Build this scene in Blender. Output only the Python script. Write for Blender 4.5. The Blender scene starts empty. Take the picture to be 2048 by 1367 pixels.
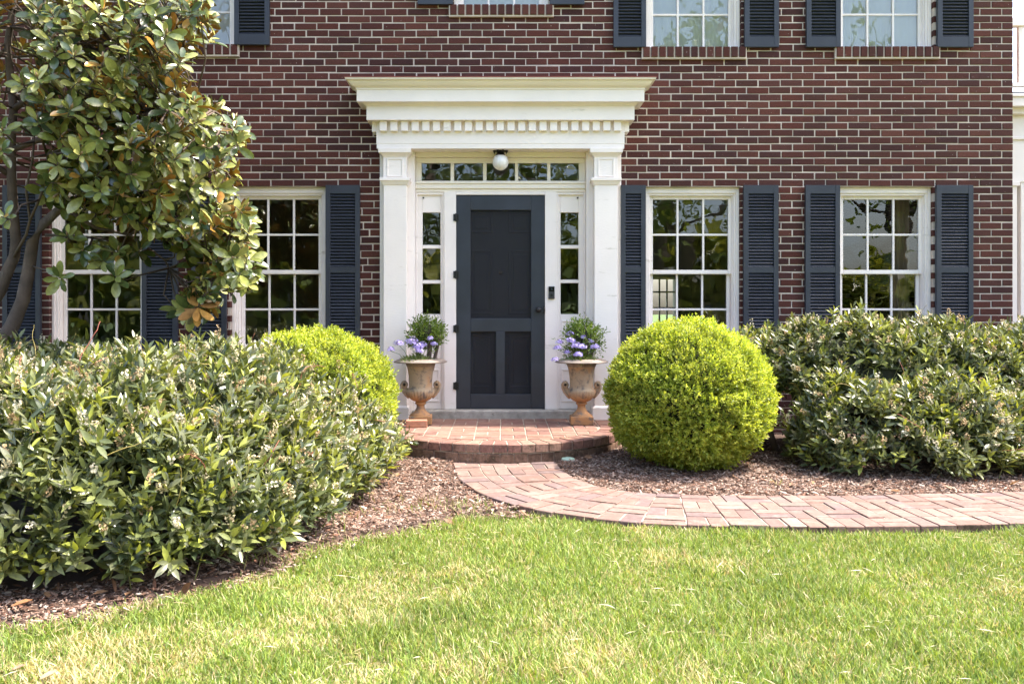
import bpy, math, random
import numpy as np
from mathutils import Vector, Matrix

random.seed(7)
rng = np.random.default_rng(11)
S = bpy.context.scene
COL = S.collection
PI = math.pi

# ------------------------------------------------------------------ camera
CAM_D, CAM_H, FPX = 8.5, 1.2, 1742.0          # metres to facade, eye height, focal length in photo pixels
cam = bpy.data.cameras.new('camera')
cam.lens = FPX / 2048 * 36.0
cam.sensor_width = 36.0
cam.shift_x = 23.0 / 2048
cam.shift_y = -63.5 / 2048
cam.clip_start = 0.05
cam.clip_end = 600
camo = bpy.data.objects.new('camera', cam)
camo.location = (0, -CAM_D, CAM_H)
camo.rotation_euler = (PI / 2, 0, 0)
COL.objects.link(camo)
S.camera = camo

# ------------------------------------------------------------------ sky, sun, exposure
SUN_DIR = Vector((0.58, 0.045, 1.0)).normalized()      # towards the sun: high, off to the right, just behind the facade
elev = math.asin(SUN_DIR.z)
W = bpy.data.worlds.new('World')
S.world = W
W.use_nodes = True
wn = W.node_tree.nodes
sky = wn.new('ShaderNodeTexSky')
sky.sky_type = 'NISHITA'
sky.sun_disc = False
sky.sun_elevation = elev
sky.sun_rotation = math.atan2(SUN_DIR.x, SUN_DIR.y)
sky.altitude = 100
sky.air_density = 1.0
sky.dust_density = 4.6
sky.ozone_density = 1.25
W.node_tree.links.new(sky.outputs[0], wn['Background'].inputs[0])
wn['Background'].inputs[1].default_value = 0.15
sl = bpy.data.lights.new('sun', 'SUN')
sl.energy = 2.45
sl.angle = math.radians(0.53)
sl.color = (1.0, 0.94, 0.84)
so = bpy.data.objects.new('sun', sl)
so.rotation_euler = (-SUN_DIR).to_track_quat('-Z', 'Y').to_euler()
so.location = (8, 2, 18)
COL.objects.link(so)
S.render.engine = 'CYCLES'
S.cycles.max_bounces = 10
S.cycles.diffuse_bounces = 6
S.cycles.transmission_bounces = 8
S.cycles.transparent_max_bounces = 12
S.view_settings.view_transform = 'Standard'
S.view_settings.look = 'None'
S.view_settings.exposure = 2.20
S.view_settings.gamma = 1.0
S.render.resolution_x, S.render.resolution_y = 1024, 683

# ------------------------------------------------------------------ helpers
def ux(px, Y=0.0): return (px - 1001.0) * (CAM_D + Y) / FPX      # photo column to metres, on the plane at depth Y
def uz(py, Y=0.0): return CAM_H + (620.0 - py) * (CAM_D + Y) / FPX

def tag(o, label=None, cat=None, group=None, kind=None):
    if label: o['label'] = label
    if cat: o['category'] = cat
    if group: o['group'] = group
    if kind: o['kind'] = kind
    return o

def empty(name, loc=(0, 0, 0), parent=None):
    o = bpy.data.objects.new(name, None)
    o.location = loc
    o.empty_display_size = 0.1
    COL.objects.link(o)
    if parent: o.parent = parent
    return o

def link(name, me, parent=None, loc=None, rot=None, scale=None):
    o = bpy.data.objects.new(name, me)
    COL.objects.link(o)
    if parent: o.parent = parent
    if loc is not None: o.location = loc
    if rot is not None: o.rotation_euler = rot
    if scale is not None: o.scale = scale
    return o

class MB:
    """collects polygons; build() links them as one mesh object"""
    def __init__(s):
        s.v = []; s.f = []; s.m = []
    def add(s, verts, faces, mi=0):
        b = len(s.v)
        s.v += [tuple(v) for v in verts]
        s.f += [tuple(b + i for i in f) for f in faces]
        s.m += [mi] * len(faces)
    def box(s, x0, x1, y0, y1, z0, z1, mi=0):
        s.add([(x0, y0, z0), (x1, y0, z0), (x1, y1, z0), (x0, y1, z0), (x0, y0, z1), (x1, y0, z1), (x1, y1, z1), (x0, y1, z1)],
              [(0, 3, 2, 1), (4, 5, 6, 7), (0, 1, 5, 4), (1, 2, 6, 5), (2, 3, 7, 6), (3, 0, 4, 7)], mi)
    def lathe(s, prof, seg=32, c=(0, 0), mod=None, mi=0):
        vs, fs = [], []
        for (r, z) in prof:
            for k in range(seg):
                a = 2 * PI * k / seg
                rr = r * (mod(a, z) if mod else 1)
                vs.append((c[0] + rr * math.cos(a), c[1] + rr * math.sin(a), z))
        for i in range(len(prof) - 1):
            for k in range(seg):
                k2 = (k + 1) % seg
                fs.append((i * seg + k, i * seg + k2, (i + 1) * seg + k2, (i + 1) * seg + k))
        s.add(vs, fs, mi)
    def tube(s, pts, rad, seg=6, mi=0):
        P = [Vector(p) for p in pts]
        n = len(P)
        vs, fs = [], []
        ref = Vector((0.31, 0.2, 0.93))
        for i in range(n):
            t = (P[min(i + 1, n - 1)] - P[max(i - 1, 0)]).normalized()
            a = t.cross(ref)
            if a.length < 1e-4: a = t.cross(Vector((1, 0, 0)))
            a.normalize(); b = t.cross(a)
            r = rad[i] if hasattr(rad, '__len__') else rad
            for k in range(seg):
                an = 2 * PI * k / seg
                vs.append(P[i] + a * (r * math.cos(an)) + b * (r * math.sin(an)))
        for i in range(n - 1):
            for k in range(seg):
                k2 = (k + 1) % seg
                fs.append((i * seg + k, i * seg + k2, (i + 1) * seg + k2, (i + 1) * seg + k))
        fs.append(tuple(range(seg))[::-1]); fs.append(tuple((n - 1) * seg + k for k in range(seg)))
        s.add(vs, fs, mi)
    def prism(s, poly, z0, z1, cham=0.0, mi=0):
        """vertical prism over a convex polygon, top edge chamfered"""
        n = len(poly)
        cx = sum(p[0] for p in poly) / n; cy = sum(p[1] for p in poly) / n
        vs = [(p[0], p[1], z0) for p in poly]
        fs = []
        if cham > 0:
            vs += [(p[0], p[1], z1 - cham) for p in poly]
            for p in poly:
                d = math.hypot(p[0] - cx, p[1] - cy) + 1e-6
                k = 1 - min(0.5, cham * 1.2 / d)
                vs.append((cx + (p[0] - cx) * k, cy + (p[1] - cy) * k, z1))
            rows = 3
        else:
            vs += [(p[0], p[1], z1) for p in poly]
            rows = 2
        for r in range(rows - 1):
            for i in range(n):
                j = (i + 1) % n
                fs.append((r * n + i, r * n + j, (r + 1) * n + j, (r + 1) * n + i))
        fs.append(tuple((rows - 1) * n + i for i in range(n)))
        s.add(vs, fs, mi)
    def mesh(s, name, mats, smooth=False, tint=None):
        me = bpy.data.meshes.new(name)
        me.from_pydata(s.v, [], s.f)
        for m in (mats if isinstance(mats, (list, tuple)) else [mats]): me.materials.append(m)
        if len(me.materials) > 1: me.polygons.foreach_set('material_index', s.m)
        if smooth: me.polygons.foreach_set('use_smooth', [True] * len(s.f))
        if tint is not None: set_tint(me, np.tile(np.array(tint, float)[:3], (len(s.v), 1)))
        me.update()
        return me
    def build(s, name, mats, parent=None, smooth=False, bevel=0, tint=None, **kw):
        o = link(name, s.mesh(name, mats, smooth, tint), parent, **kw)
        if bevel:
            b = o.modifiers.new('bevel', 'BEVEL'); b.width = bevel; b.segments = 2; b.limit_method = 'ANGLE'; b.angle_limit = 0.6
            b.harden_normals = False
        return o

def set_tint(me, cols):
    a = me.attributes.new('tint', 'FLOAT_COLOR', 'POINT')
    c = np.ones((len(cols), 4), np.float32); c[:, :3] = cols
    a.data.foreach_set('color', c.ravel())

def fast_mesh(name, V, F, mats, tint=None, mi=None, smooth=True):
    """V (n,3), F (m,3 or 4) numpy"""
    me = bpy.data.meshes.new(name)
    n, k = F.shape
    me.vertices.add(len(V)); me.vertices.foreach_set('co', np.ascontiguousarray(V, np.float32).ravel())
    me.loops.add(n * k); me.loops.foreach_set('vertex_index', np.ascontiguousarray(F, np.int32).ravel())
    me.polygons.add(n)
    me.polygons.foreach_set('loop_start', np.arange(0, n * k, k, dtype=np.int32))
    try: me.polygons.foreach_set('loop_total', np.full(n, k, np.int32))
    except Exception: pass
    for m in (mats if isinstance(mats, (list, tuple)) else [mats]): me.materials.append(m)
    if mi is not None: me.polygons.foreach_set('material_index', np.ascontiguousarray(mi, np.int32))
    if smooth: me.polygons.foreach_set('use_smooth', np.ones(n, bool))
    if tint is not None: set_tint(me, tint)
    me.update(calc_edges=True)
    me.validate()
    return me

def frames(d, n):
    """rotation matrices (N,3,3) with columns side, d, up from directions d and approximate normals n"""
    d = d / (np.linalg.norm(d, axis=1, keepdims=True) + 1e-9)
    s = np.cross(d, n); L = np.linalg.norm(s, axis=1, keepdims=True)
    bad = L[:, 0] < 1e-3
    if bad.any():
        s[bad] = np.cross(d[bad], np.array([0.3, 0.9, 0.2])); L = np.linalg.norm(s, axis=1, keepdims=True)
    s = s / (L + 1e-9)
    u = np.cross(s, d)
    return np.stack([s, d, u], axis=2)

def cloud(tv, tf, P, R, sc, tint, tmi=None):
    """instances of a template as arrays: returns V, F, T, MI.  sc (N,) or (N,3)"""
    N, nv = len(P), len(tv)
    sc = np.asarray(sc, float)
    if sc.ndim == 1: sc = np.repeat(sc[:, None], 3, 1)
    L = tv[None] * sc[:, None, :]
    V = np.einsum('nij,nkj->nki', R, L) + P[:, None, :]
    F = tf[None] + (np.arange(N) * nv)[:, None, None]
    T = np.repeat(tint[:, None, :], nv, 1)
    MI = np.tile(tmi, N) if tmi is not None else None
    return V.reshape(-1, 3), F.reshape(-1, tf.shape[1]), T.reshape(-1, 3), MI

def leaf_template(width=0.34, fold=0.10, droop=0.12, rows=((0.28, 0.85), (0.62, 0.92)), two_sided=False):
    """leaf of length 1 along +y"""
    v = [(0, 0, 0)]; 
    for (t, w) in rows:
        h = width * w / 2
        z = -droop * t * t
        v += [(-h, t, z + fold * h * 2), (0, t, z), (h, t, z + fold * h * 2)]
    v.append((0, 1, -droop))
    n = len(rows)
    f = [(0, 2, 1), (0, 3, 2)]
    for i in range(n - 1):
        a = 1 + 3 * i; b = a + 3
        f += [(a, a + 1, b + 1), (a, b + 1, b), (a + 1, a + 2, b + 2), (a + 1, b + 2, b + 1)]
    a = 1 + 3 * (n - 1); tp = len(v) - 1
    f += [(a, a + 1, tp), (a + 1, a + 2, tp)]
    V = np.array(v, float); F = np.array(f)
    mi = np.zeros(len(F), int)
    if two_sided:
        V2 = V.copy(); V2[:, 2] -= 0.014
        F2 = F[:, ::-1] + len(V)
        V = np.vstack([V, V2]); F = np.vstack([F, F2]); mi = np.concatenate([mi, np.ones(len(F2), int)])
    return V, F, mi

_ng = {}
def vnoise(x, y, scale, seed=0):
    """smooth value noise 0..1"""
    if seed not in _ng: _ng[seed] = np.random.default_rng(100 + seed).random((128, 128))
    g = _ng[seed]
    u = np.asarray(x) * scale + 41.7; w = np.asarray(y) * scale + 23.1
    i = np.floor(u).astype(int); j = np.floor(w).astype(int)
    a = u - i; b = w - j
    a = a * a * (3 - 2 * a); b = b * b * (3 - 2 * b)
    I0, I1, J0, J1 = i % 128, (i + 1) % 128, j % 128, (j + 1) % 128
    return (g[I0, J0] * (1 - a) + g[I1, J0] * a) * (1 - b) + (g[I0, J1] * (1 - a) + g[I1, J1] * a) * b

def poly_sdf(x, y, poly):
    """signed distance to polygon, positive inside (numpy)"""
    x = np.asarray(x, float); y = np.asarray(y, float)
    d = np.full(x.shape, 1e9); ins = np.zeros(x.shape, bool)
    n = len(poly)
    for i in range(n):
        ax, ay = poly[i]; bx, by = poly[(i + 1) % n]
        ex, ey = bx - ax, by - ay
        t = np.clip(((x - ax) * ex + (y - ay) * ey) / (ex * ex + ey * ey), 0, 1)
        d = np.minimum(d, np.hypot(x - ax - t * ex, y - ay - t * ey))
        c = (ay > y) != (by > y)
        with np.errstate(divide='ignore', invalid='ignore'):
            xi = (bx - ax) * (y - ay) / (by - ay if by != ay else 1e-12) + ax
        ins ^= c & (x < xi)
    return np.where(ins, d, -d)

def project(P):
    """photo pixels of world points"""
    Z = P[:, 1] + CAM_D
    return 1001 + FPX * P[:, 0] / Z, 620 - FPX * (P[:, 2] - CAM_H) / Z, Z

# ------------------------------------------------------------------ materials
class NT:
    def __init__(s, name):
        s.m = bpy.data.materials.new(name); s.m.use_nodes = True
        s.t = s.m.node_tree; s.t.nodes.clear()
        s.out = s.n('ShaderNodeOutputMaterial')
    def n(s, kind, **kw):
        nd = s.t.nodes.new(kind)
        for k, v in kw.items(): setattr(nd, k, v)
        return nd
    def l(s, a, b): s.t.links.new(a, b)
    def pos(s, scale=(1, 1, 1)):
        g = s.n('ShaderNodeNewGeometry'); m = s.n('ShaderNodeMapping'); m.inputs['Scale'].default_value = scale
        s.l(g.outputs['Position'], m.inputs['Vector']); return m.outputs[0]
    def noise(s, vec, scale, detail=4, rough=0.55):
        n = s.n('ShaderNodeTexNoise'); n.inputs['Scale'].default_value = scale; n.inputs['Detail'].default_value = detail
        n.inputs['Roughness'].default_value = rough
        s.l(vec, n.inputs['Vector']); return n.outputs['Fac']
    def ramp(s, fac, stops):
        r = s.n('ShaderNodeValToRGB'); e = r.color_ramp.elements
        while len(e) < len(stops): e.new(0.5)
        for i, (p, c) in enumerate(stops):
            e[i].position = p; e[i].color = (*c, 1) if len(c) == 3 else c
        s.l(fac, r.inputs[0]); return r.outputs[0]
    def mix(s, fac, a, b, mode='MIX'):
        m = s.n('ShaderNodeMix', data_type='RGBA', blend_type=mode)
        for sock, val in ((m.inputs[0], fac), (m.inputs[6], a), (m.inputs[7], b)):
            if isinstance(val, (int, float)): sock.default_value = val
            elif isinstance(val, tuple): sock.default_value = (*val, 1)
            else: s.l(val, sock)
        return m.outputs[2]
    def bump(s, h, strength, dist=0.01, prev=None):
        b = s.n('ShaderNodeBump'); b.inputs['Strength'].default_value = strength; b.inputs['Distance'].default_value = dist
        s.l(h, b.inputs['Height'])
        if prev is not None: s.l(prev, b.inputs['Normal'])
        return b.outputs[0]
    def principled(s, col, rough=0.5, spec=0.5, metal=0.0, normal=None, rough_sock=None):
        p = s.n('ShaderNodeBsdfPrincipled')
        if isinstance(col, tuple): p.inputs['Base Color'].default_value = (*col, 1)
        else: s.l(col, p.inputs['Base Color'])
        p.inputs['Roughness'].default_value = rough
        if rough_sock is not None: s.l(rough_sock, p.inputs['Roughness'])
        p.inputs['Specular IOR Level'].default_value = spec
        p.inputs['Metallic'].default_value = metal
        if normal is not None: s.l(normal, p.inputs['Normal'])
        return p.outputs[0]
    def done(s, sh):
        s.l(sh, s.out.inputs['Surface']); return s.m

def paint(name, col, rough=0.45, var=0.10, scale=3.0, bump=0.15, bscale=60, stretch=(1, 1, 1), dirt=None, chips=None):
    t = NT(name); p = t.pos(); ps = t.pos(stretch)
    n1 = t.noise(p, scale, 5)
    lo = tuple(c * (1 - var) for c in col); hi = tuple(min(1, c * (1 + var * 0.6)) for c in col)
    c = t.ramp(n1, [(0.3, lo), (0.7, hi)])
    if dirt:
        d = t.ramp(t.noise(ps, dirt[2], 6, 0.7), [(dirt[1], (0, 0, 0)), (min(1, dirt[1] + 0.12), (1, 1, 1))])
        c = t.mix(d, c, dirt[0])
    if chips:
        d = t.ramp(t.noise(p, chips[2], 3, 0.6), [(chips[1], (0, 0, 0)), (chips[1] + 0.01, (1, 1, 1))])
        c = t.mix(d, c, chips[0])
    nb = t.bump(t.noise(ps, bscale, 4), bump, 0.004)
    return t.done(t.principled(c, rough, 0.4, normal=nb))

def tinted(name, rough=0.8, var=0.3, scale=60, bump=0.4, bscale=150, spec=0.3, flecks=None, stain=None, patch=None):
    """colour comes from the 'tint' attribute each piece carries, broken up by noise"""
    t = NT(name); p = t.pos()
    a = t.n('ShaderNodeAttribute', attribute_name='tint')
    n1 = t.noise(p, scale, 5, 0.65)
    k = t.ramp(n1, [(0.25, (1 - var,) * 3), (0.75, (1 + var,) * 3)])
    c = t.mix(1.0, a.outputs['Color'], k, 'MULTIPLY')
    if patch: c = t.mix(1.0, c, t.ramp(t.noise(p, patch, 4, 0.6), [(0.3, (0.70, 0.71, 0.74)), (0.7, (1.22, 1.2, 1.16))]), 'MULTIPLY')
    if stain:
        for (col, thr, sc, amt) in stain:
            d = t.ramp(t.noise(p, sc, 5, 0.65), [(thr, (0, 0, 0)), (min(1, thr + 0.14), (amt,) * 3)])
            c = t.mix(d, c, col)
    if flecks:
        d = t.ramp(t.noise(p, flecks[2], 2, 0.5), [(flecks[1], (0, 0, 0)), (flecks[1] + 0.02, (1, 1, 1))])
        c = t.mix(d, c, flecks[0])
    nb = t.bump(t.noise(p, bscale, 4, 0.7), bump, 0.004)
    return t.done(t.principled(c, rough, spec, normal=nb))

def leafmat(name, rough=0.4, spec=0.5, trans=0.3, tcol=(1.3, 1.25, 0.5), var=0.2, scale=40):
    t = NT(name); p = t.pos()
    a = t.n('ShaderNodeAttribute', attribute_name='tint')
    k = t.ramp(t.noise(p, scale, 3), [(0.3, (1 - var,) * 3), (0.7, (1 + var,) * 3)])
    c = t.mix(1.0, a.outputs['Color'], k, 'MULTIPLY')
    sh = t.principled(c, rough, spec)
    if trans > 0:
        tr = t.n('ShaderNodeBsdfTranslucent')
        t.l(t.mix(1.0, c, tcol, 'MULTIPLY'), tr.inputs[0])
        mx = t.n('ShaderNodeMixShader'); mx.inputs[0].default_value = trans
        t.l(sh, mx.inputs[1]); t.l(tr.outputs[0], mx.inputs[2]); sh = mx.outputs[0]
    return t.done(sh)

def glassmat(name, wob=0.08, tint=(0.97, 0.98, 0.975), ior=1.95):
    t = NT(name); p = t.pos()
    nb = t.bump(t.noise(p, 3.2, 2), wob, 0.02)
    gl = t.n('ShaderNodeBsdfGlossy'); gl.inputs['Roughness'].default_value = 0.0
    gl.inputs['Color'].default_value = (0.95, 0.97, 1, 1)
    t.l(nb, gl.inputs['Normal'])
    tr = t.n('ShaderNodeBsdfTransparent'); tr.inputs[0].default_value = (*tint, 1)
    fr = t.n('ShaderNodeFresnel'); fr.inputs[0].default_value = ior
    mx = t.n('ShaderNodeMixShader')
    t.l(fr.outputs[0], mx.inputs[0]); t.l(tr.outputs[0], mx.inputs[1]); t.l(gl.outputs[0], mx.inputs[2])
    return t.done(mx.outputs[0])

WHITE = (0.86, 0.785, 0.74)
m_white = paint('white_paint', WHITE, 0.40, 0.07, 2.0, 0.35, 30, (1, 1, 5), dirt=((0.60, 0.54, 0.47), 0.63, 3.0))
m_cream = paint('cream_paint', (0.83, 0.755, 0.66), 0.42, 0.05, 2.0, 0.12, 30, (1, 1, 4))
m_navy = paint('navy_shutter_paint', (0.034, 0.039, 0.053), 0.42, 0.18, 5.0, 0.2, 50, chips=((0.55, 0.55, 0.55), 0.80, 26))
m_door = paint('charcoal_door_paint', (0.031, 0.036, 0.050), 0.34, 0.22, 4.0, 0.3, 40, (3, 3, 0.6), chips=((0.4, 0.4, 0.42), 0.80, 22))
m_inner_door = paint('inner_door_paint', (0.030, 0.032, 0.042), 0.45, 0.12, 4.0, 0.1, 50)
m_iron = paint('black_iron', (0.012, 0.012, 0.013), 0.4, 0.2, 10, 0.3, 80)
m_mortar = paint('mortar', (0.63, 0.535, 0.46), 0.95, 0.26, 5.0, 0.8, 120, dirt=((0.50, 0.43, 0.36), 0.64, 5.0))
m_brick = tinted('wall_brick', 0.85, 0.42, 90, 0.9, 160, 0.25, flecks=((0.6, 0.55, 0.5), 0.735, 60), patch=0.8)
m_paver = tinted('paver_brick', 0.9, 0.25, 30, 0.5, 120, 0.2, stain=[((0.33, 0.22, 0.10), 0.60, 4.0, 0.5), ((0.34, 0.26, 0.22), 0.54, 8.0, 0.45), ((0.10, 0.075, 0.06), 0.66, 14.0, 0.4)])
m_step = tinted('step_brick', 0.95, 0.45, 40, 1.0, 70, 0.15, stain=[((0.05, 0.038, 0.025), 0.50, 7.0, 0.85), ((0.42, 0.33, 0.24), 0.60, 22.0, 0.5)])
m_joint = paint('sand_joint', (0.34, 0.28, 0.22), 0.95, 0.3, 12, 0.7, 120)
m_conc = paint('concrete_sill', (0.36, 0.33, 0.29), 0.9, 0.3, 14, 0.7, 90, dirt=((0.14, 0.12, 0.10), 0.58, 10))
m_glass = glassmat('window_glass')
m_room = paint('room_wall', (0.40, 0.345, 0.29), 0.8, 0.08, 2, 0.05)
m_roomfloor = paint('room_floor', (0.20, 0.11, 0.06), 0.5, 0.2, 4, 0.05)
m_wood = paint('furniture_wood', (0.18, 0.10, 0.055), 0.5, 0.2, 6, 0.05)
m_roof = paint('red_roof_metal', (0.22, 0.05, 0.045), 0.6, 0.2, 5, 0.1)
m_slate = paint('roof_slate', (0.07, 0.07, 0.075), 0.8, 0.3, 4, 0.4)

def clothmat():
    t = NT('sheer_curtain')
    d = t.principled((0.92, 0.91, 0.92), 0.9, 0.1)
    tr = t.n('ShaderNodeBsdfTranslucent'); tr.inputs[0].default_value = (0.8, 0.8, 0.82, 1)
    mx = t.n('ShaderNodeMixShader'); mx.inputs[0].default_value = 0.08
    t.l(d, mx.inputs[1]); t.l(tr.outputs[0], mx.inputs[2]); return t.done(mx.outputs[0])
m_sheer = clothmat()
def screenmat():
    t = NT('insect_screen')
    d = t.principled((0.018, 0.018, 0.022), 0.6, 0.25, normal=t.bump(t.noise(t.pos((1, 1, 0.4)), 7, 2), 0.35, 0.02))
    tr = t.n('ShaderNodeBsdfTransparent')
    mx = t.n('ShaderNodeMixShader'); mx.inputs[0].default_value = 0.42
    t.l(d, mx.inputs[1]); t.l(tr.outputs[0], mx.inputs[2]); return t.done(mx.outputs[0])
m_screen = screenmat()
# ================================================================== HOUSE
house = empty('brick_house', (0, 0, 0))
tag(house, 'two-storey dark red brick house with navy shutters and white columned doorway', 'house')
WX0, WX1, WZ0, WZ1 = -8.6, 5.0, -0.25, 5.40

# openings in the brickwork: x0, x1, z0, z1
OW = 0.465
LOW_C = [-3.94, -2.171, 1.878, 3.759]
UP = [(-3.055, 3.785), (0.008, 4.170), (1.885, 3.760), (3.765, 3.762)]
OPEN = [(c - OW, c + OW, 0.775, 2.405) for c in LOW_C] + [(c - OW, c + OW, z, z + 1.48 if z < 4 else 5.30) for c, z in UP]
DOOR_OPEN = (-1.10, 1.10, -0.25, 2.95)
ALLOPEN = OPEN + [DOOR_OPEN]

# ---- mortar wall with reveals
mb = MB()
xs = sorted(set([WX0, WX1] + [o[0] for o in ALLOPEN] + [o[1] for o in ALLOPEN]))
zs = sorted(set([WZ0, WZ1] + [o[2] for o in ALLOPEN] + [o[3] for o in ALLOPEN]))
YM = 0.007
for i in range(len(xs) - 1):
    for j in range(len(zs) - 1):
        cx, cz = (xs[i] + xs[i + 1]) / 2, (zs[j] + zs[j + 1]) / 2
        if any(o[0] < cx < o[1] and o[2] < cz < o[3] for o in ALLOPEN): continue
        mb.add([(xs[i], YM, zs[j]), (xs[i + 1], YM, zs[j]), (xs[i + 1], YM, zs[j + 1]), (xs[i], YM, zs[j + 1])], [(0, 1, 2, 3)])
        mb.add([(xs[i], 0.30, zs[j]), (xs[i + 1], 0.30, zs[j]), (xs[i + 1], 0.30, zs[j + 1]), (xs[i], 0.30, zs[j + 1])], [(3, 2, 1, 0)])
for (a, b, c, d) in ALLOPEN:
    e = 0.004
    mb.add([(a - e, YM, c), (a - e, 0.3, c), (a - e, 0.3, d), (a - e, YM, d)], [(0, 1, 2, 3)])
    mb.add([(b + e, YM, c), (b + e, 0.3, c), (b + e, 0.3, d), (b + e, YM, d)], [(3, 2, 1, 0)])
    mb.add([(a, YM, d + e), (b, YM, d + e), (b, 0.3, d + e), (a, 0.3, d + e)], [(3, 2, 1, 0)])
    mb.add([(a, YM, c - e), (b, YM, c - e), (b, 0.3, c - e), (a, 0.3, c - e)], [(0, 1, 2, 3)])
for X in (WX0 + 0.007, WX1 - 0.007):
    mb.add([(X, YM, WZ0), (X, 5.0, WZ0), (X, 5.0, WZ1), (X, YM, WZ1)], [(0, 1, 2, 3)])
wall = mb.build('wall', m_mortar, house)

# ---- bricks
CH, BL = 0.0695, 0.2160
BH, BLN = 0.0578, 0.2040
BRICK_TINTS = [(0.085, 0.028, 0.022), (0.070, 0.023, 0.019), (0.096, 0.032, 0.024), (0.060, 0.023, 0.021), (0.080, 0.030, 0.025), (0.102, 0.036, 0.027), (0.066, 0.025, 0.020), (0.088, 0.027, 0.020)]
def brick_mesh(L, H, D, tint, seed=0, name='brick'):
    r = random.Random(seed)
    b = MB(); c = 0.0035
    j = lambda: r.uniform(-0.0016, 0.0016)
    x, z = L / 2, H / 2
    F = [(-x + c + j(), 0, -z + c + j()), (x - c + j(), 0, -z + c + j()), (x - c + j(), 0, z - c + j()), (-x + c + j(), 0, z - c + j())]
    G = [(-x, c, -z), (x, c, -z), (x, c, z), (-x, c, z)]
    K = [(-x, D, -z), (x, D, -z), (x, D, z), (-x, D, z)]
    b.add(F + G + K, [(0, 1, 2, 3)] + [(4 + i, 4 + (i + 1) % 4, (i + 1) % 4, i) for i in range(4)] + [(8 + i, 8 + (i + 1) % 4, 4 + (i + 1) % 4, 4 + i) for i in range(4)])
    return b.mesh(name, m_brick, tint=tint)

HIDE = [ # shutters and portico, for choosing the bricks that show
    (1.10, 1.42, 0.7, 2.42), (2.36, 2.70, 0.7, 2.42), (2.96, 3.30, 0.7, 2.42), (4.22, 4.59, 0.7, 2.42), (-1.70, -1.36, 0.7, 2.42),
    (-1.46, 1.46, 2.7, 3.42), (-1.2, 1.2, 0, 3.0)]
pieces = []
z_head = 2.405
row0 = int(math.floor((WZ0 - z_head) / CH))
row = row0
while True:
    z0 = z_head + row * CH
    if z0 + CH > WZ1 + 0.02: break
    if z0 >= WZ0 - 0.01:
        off = (row % 2) * BL / 2 + 0.013 * math.sin(row * 2.3) 
        zc = z0 + CH / 2
        x = WX1 - 14 * 1.0 - off
        k = 0
        # courses laid from the right-hand corner
        xr = WX1
        first = BLN if row % 2 else BLN * 0.485
        while xr > WX0:
            L = first if k == 0 else BLN + random.uniform(-0.004, 0.004)
            xl = xr - L
            segs = [(xl, xr)]
            for (a, b, c, d) in ALLOPEN:
                if c - 0.012 < zc < d + 0.004:
                    ns = []
                    for (p, q) in segs:
                        if q <= a or p >= b: ns.append((p, q))
                        else:
                            if p < a: ns.append((p, a))
                            if q > b: ns.append((b, q))
                    segs = ns
            for (p, q) in segs:
                if q - p > 0.022: pieces.append((p, q, zc, row))
            xr = xl - (BL - BLN) * random.uniform(0.75, 1.25)
            k += 1
    row += 1

def edge_piece(p, q, zc):
    for (a, b, c, d) in ALLOPEN:
        if c - 0.05 < zc < d + 0.05 and (abs(q - a) < 0.003 or abs(p - b) < 0.003): return True
    return q > WX1 - 0.003
cand = []
for i, (p, q, zc, r) in enumerate(pieces):
    cx = (p + q) / 2
    if q - p < 0.19 or not (-2.35 < cx < 4.98) or not (1.3 < zc < 4.18): continue
    if any(a - 0.11 < cx < b + 0.11 and c - 0.03 < zc < d + 0.03 for (a, b, c, d) in HIDE + ALLOPEN): continue
    if 2.42 > zc and cx < 1: continue
    cand.append((math.hypot(cx - 1.2, (zc - 2.9)), i))
cand.sort()
single = set(i for _, i in cand[:296])
bm_var = [brick_mesh(BLN, BH, 0.05, BRICK_TINTS[k], k) for k in range(8)]
rest = MB(); rest_t = []
for i, (p, q, zc, r) in enumerate(pieces):
    cx = (p + q) / 2
    yj = random.uniform(-0.002, 0.0025); zj = random.uniform(-0.0026, 0.0026)
    yj += 0.004 * (vnoise(cx, zc, 0.7, 4) - 0.5)
    zj += 0.006 * (vnoise(cx, zc * 0.3, 0.6, 5) - 0.5)
    if i in single:
        link('brick', bm_var[random.randrange(8)], wall, (cx, yj, zc + zj), (0, random.uniform(-0.006, 0.006), 0), ((q - p) / BLN, 1, random.uniform(0.98, 1.03)))
    else:
        D = 0.10 if edge_piece(p, q, zc) else 0.03
        c = 0.0035; h = BH / 2 * random.uniform(0.98, 1.03); zz = zc + zj
        j = lambda: random.uniform(-0.0016, 0.0016)
        rest.add([(p + c + j(), yj, zz - h + c + j()), (q - c + j(), yj, zz - h + c + j()), (q - c + j(), yj, zz + h - c + j()), (p + c + j(), yj, zz + h - c + j()),
                  (p, yj + c, zz - h), (q, yj + c, zz - h), (q, yj + c, zz + h), (p, yj + c, zz + h),
                  (p, D, zz - h), (q, D, zz - h), (q, D, zz + h), (p, D, zz + h)],
                 [(0, 1, 2, 3)] + [(4 + n, 4 + (n + 1) % 4, (n + 1) % 4, n) for n in range(4)] + [(8 + n, 8 + (n + 1) % 4, 4 + (n + 1) % 4, 4 + n) for n in range(4)])
        t = np.array(random.choice(BRICK_TINTS)) * random.uniform(0.85, 1.15)
        rest_t += [t] * 12
me = rest.mesh('brickwork', m_brick)
set_tint(me, np.array(rest_t))
tag(link('brickwork', me, wall), kind='stuff')
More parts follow.
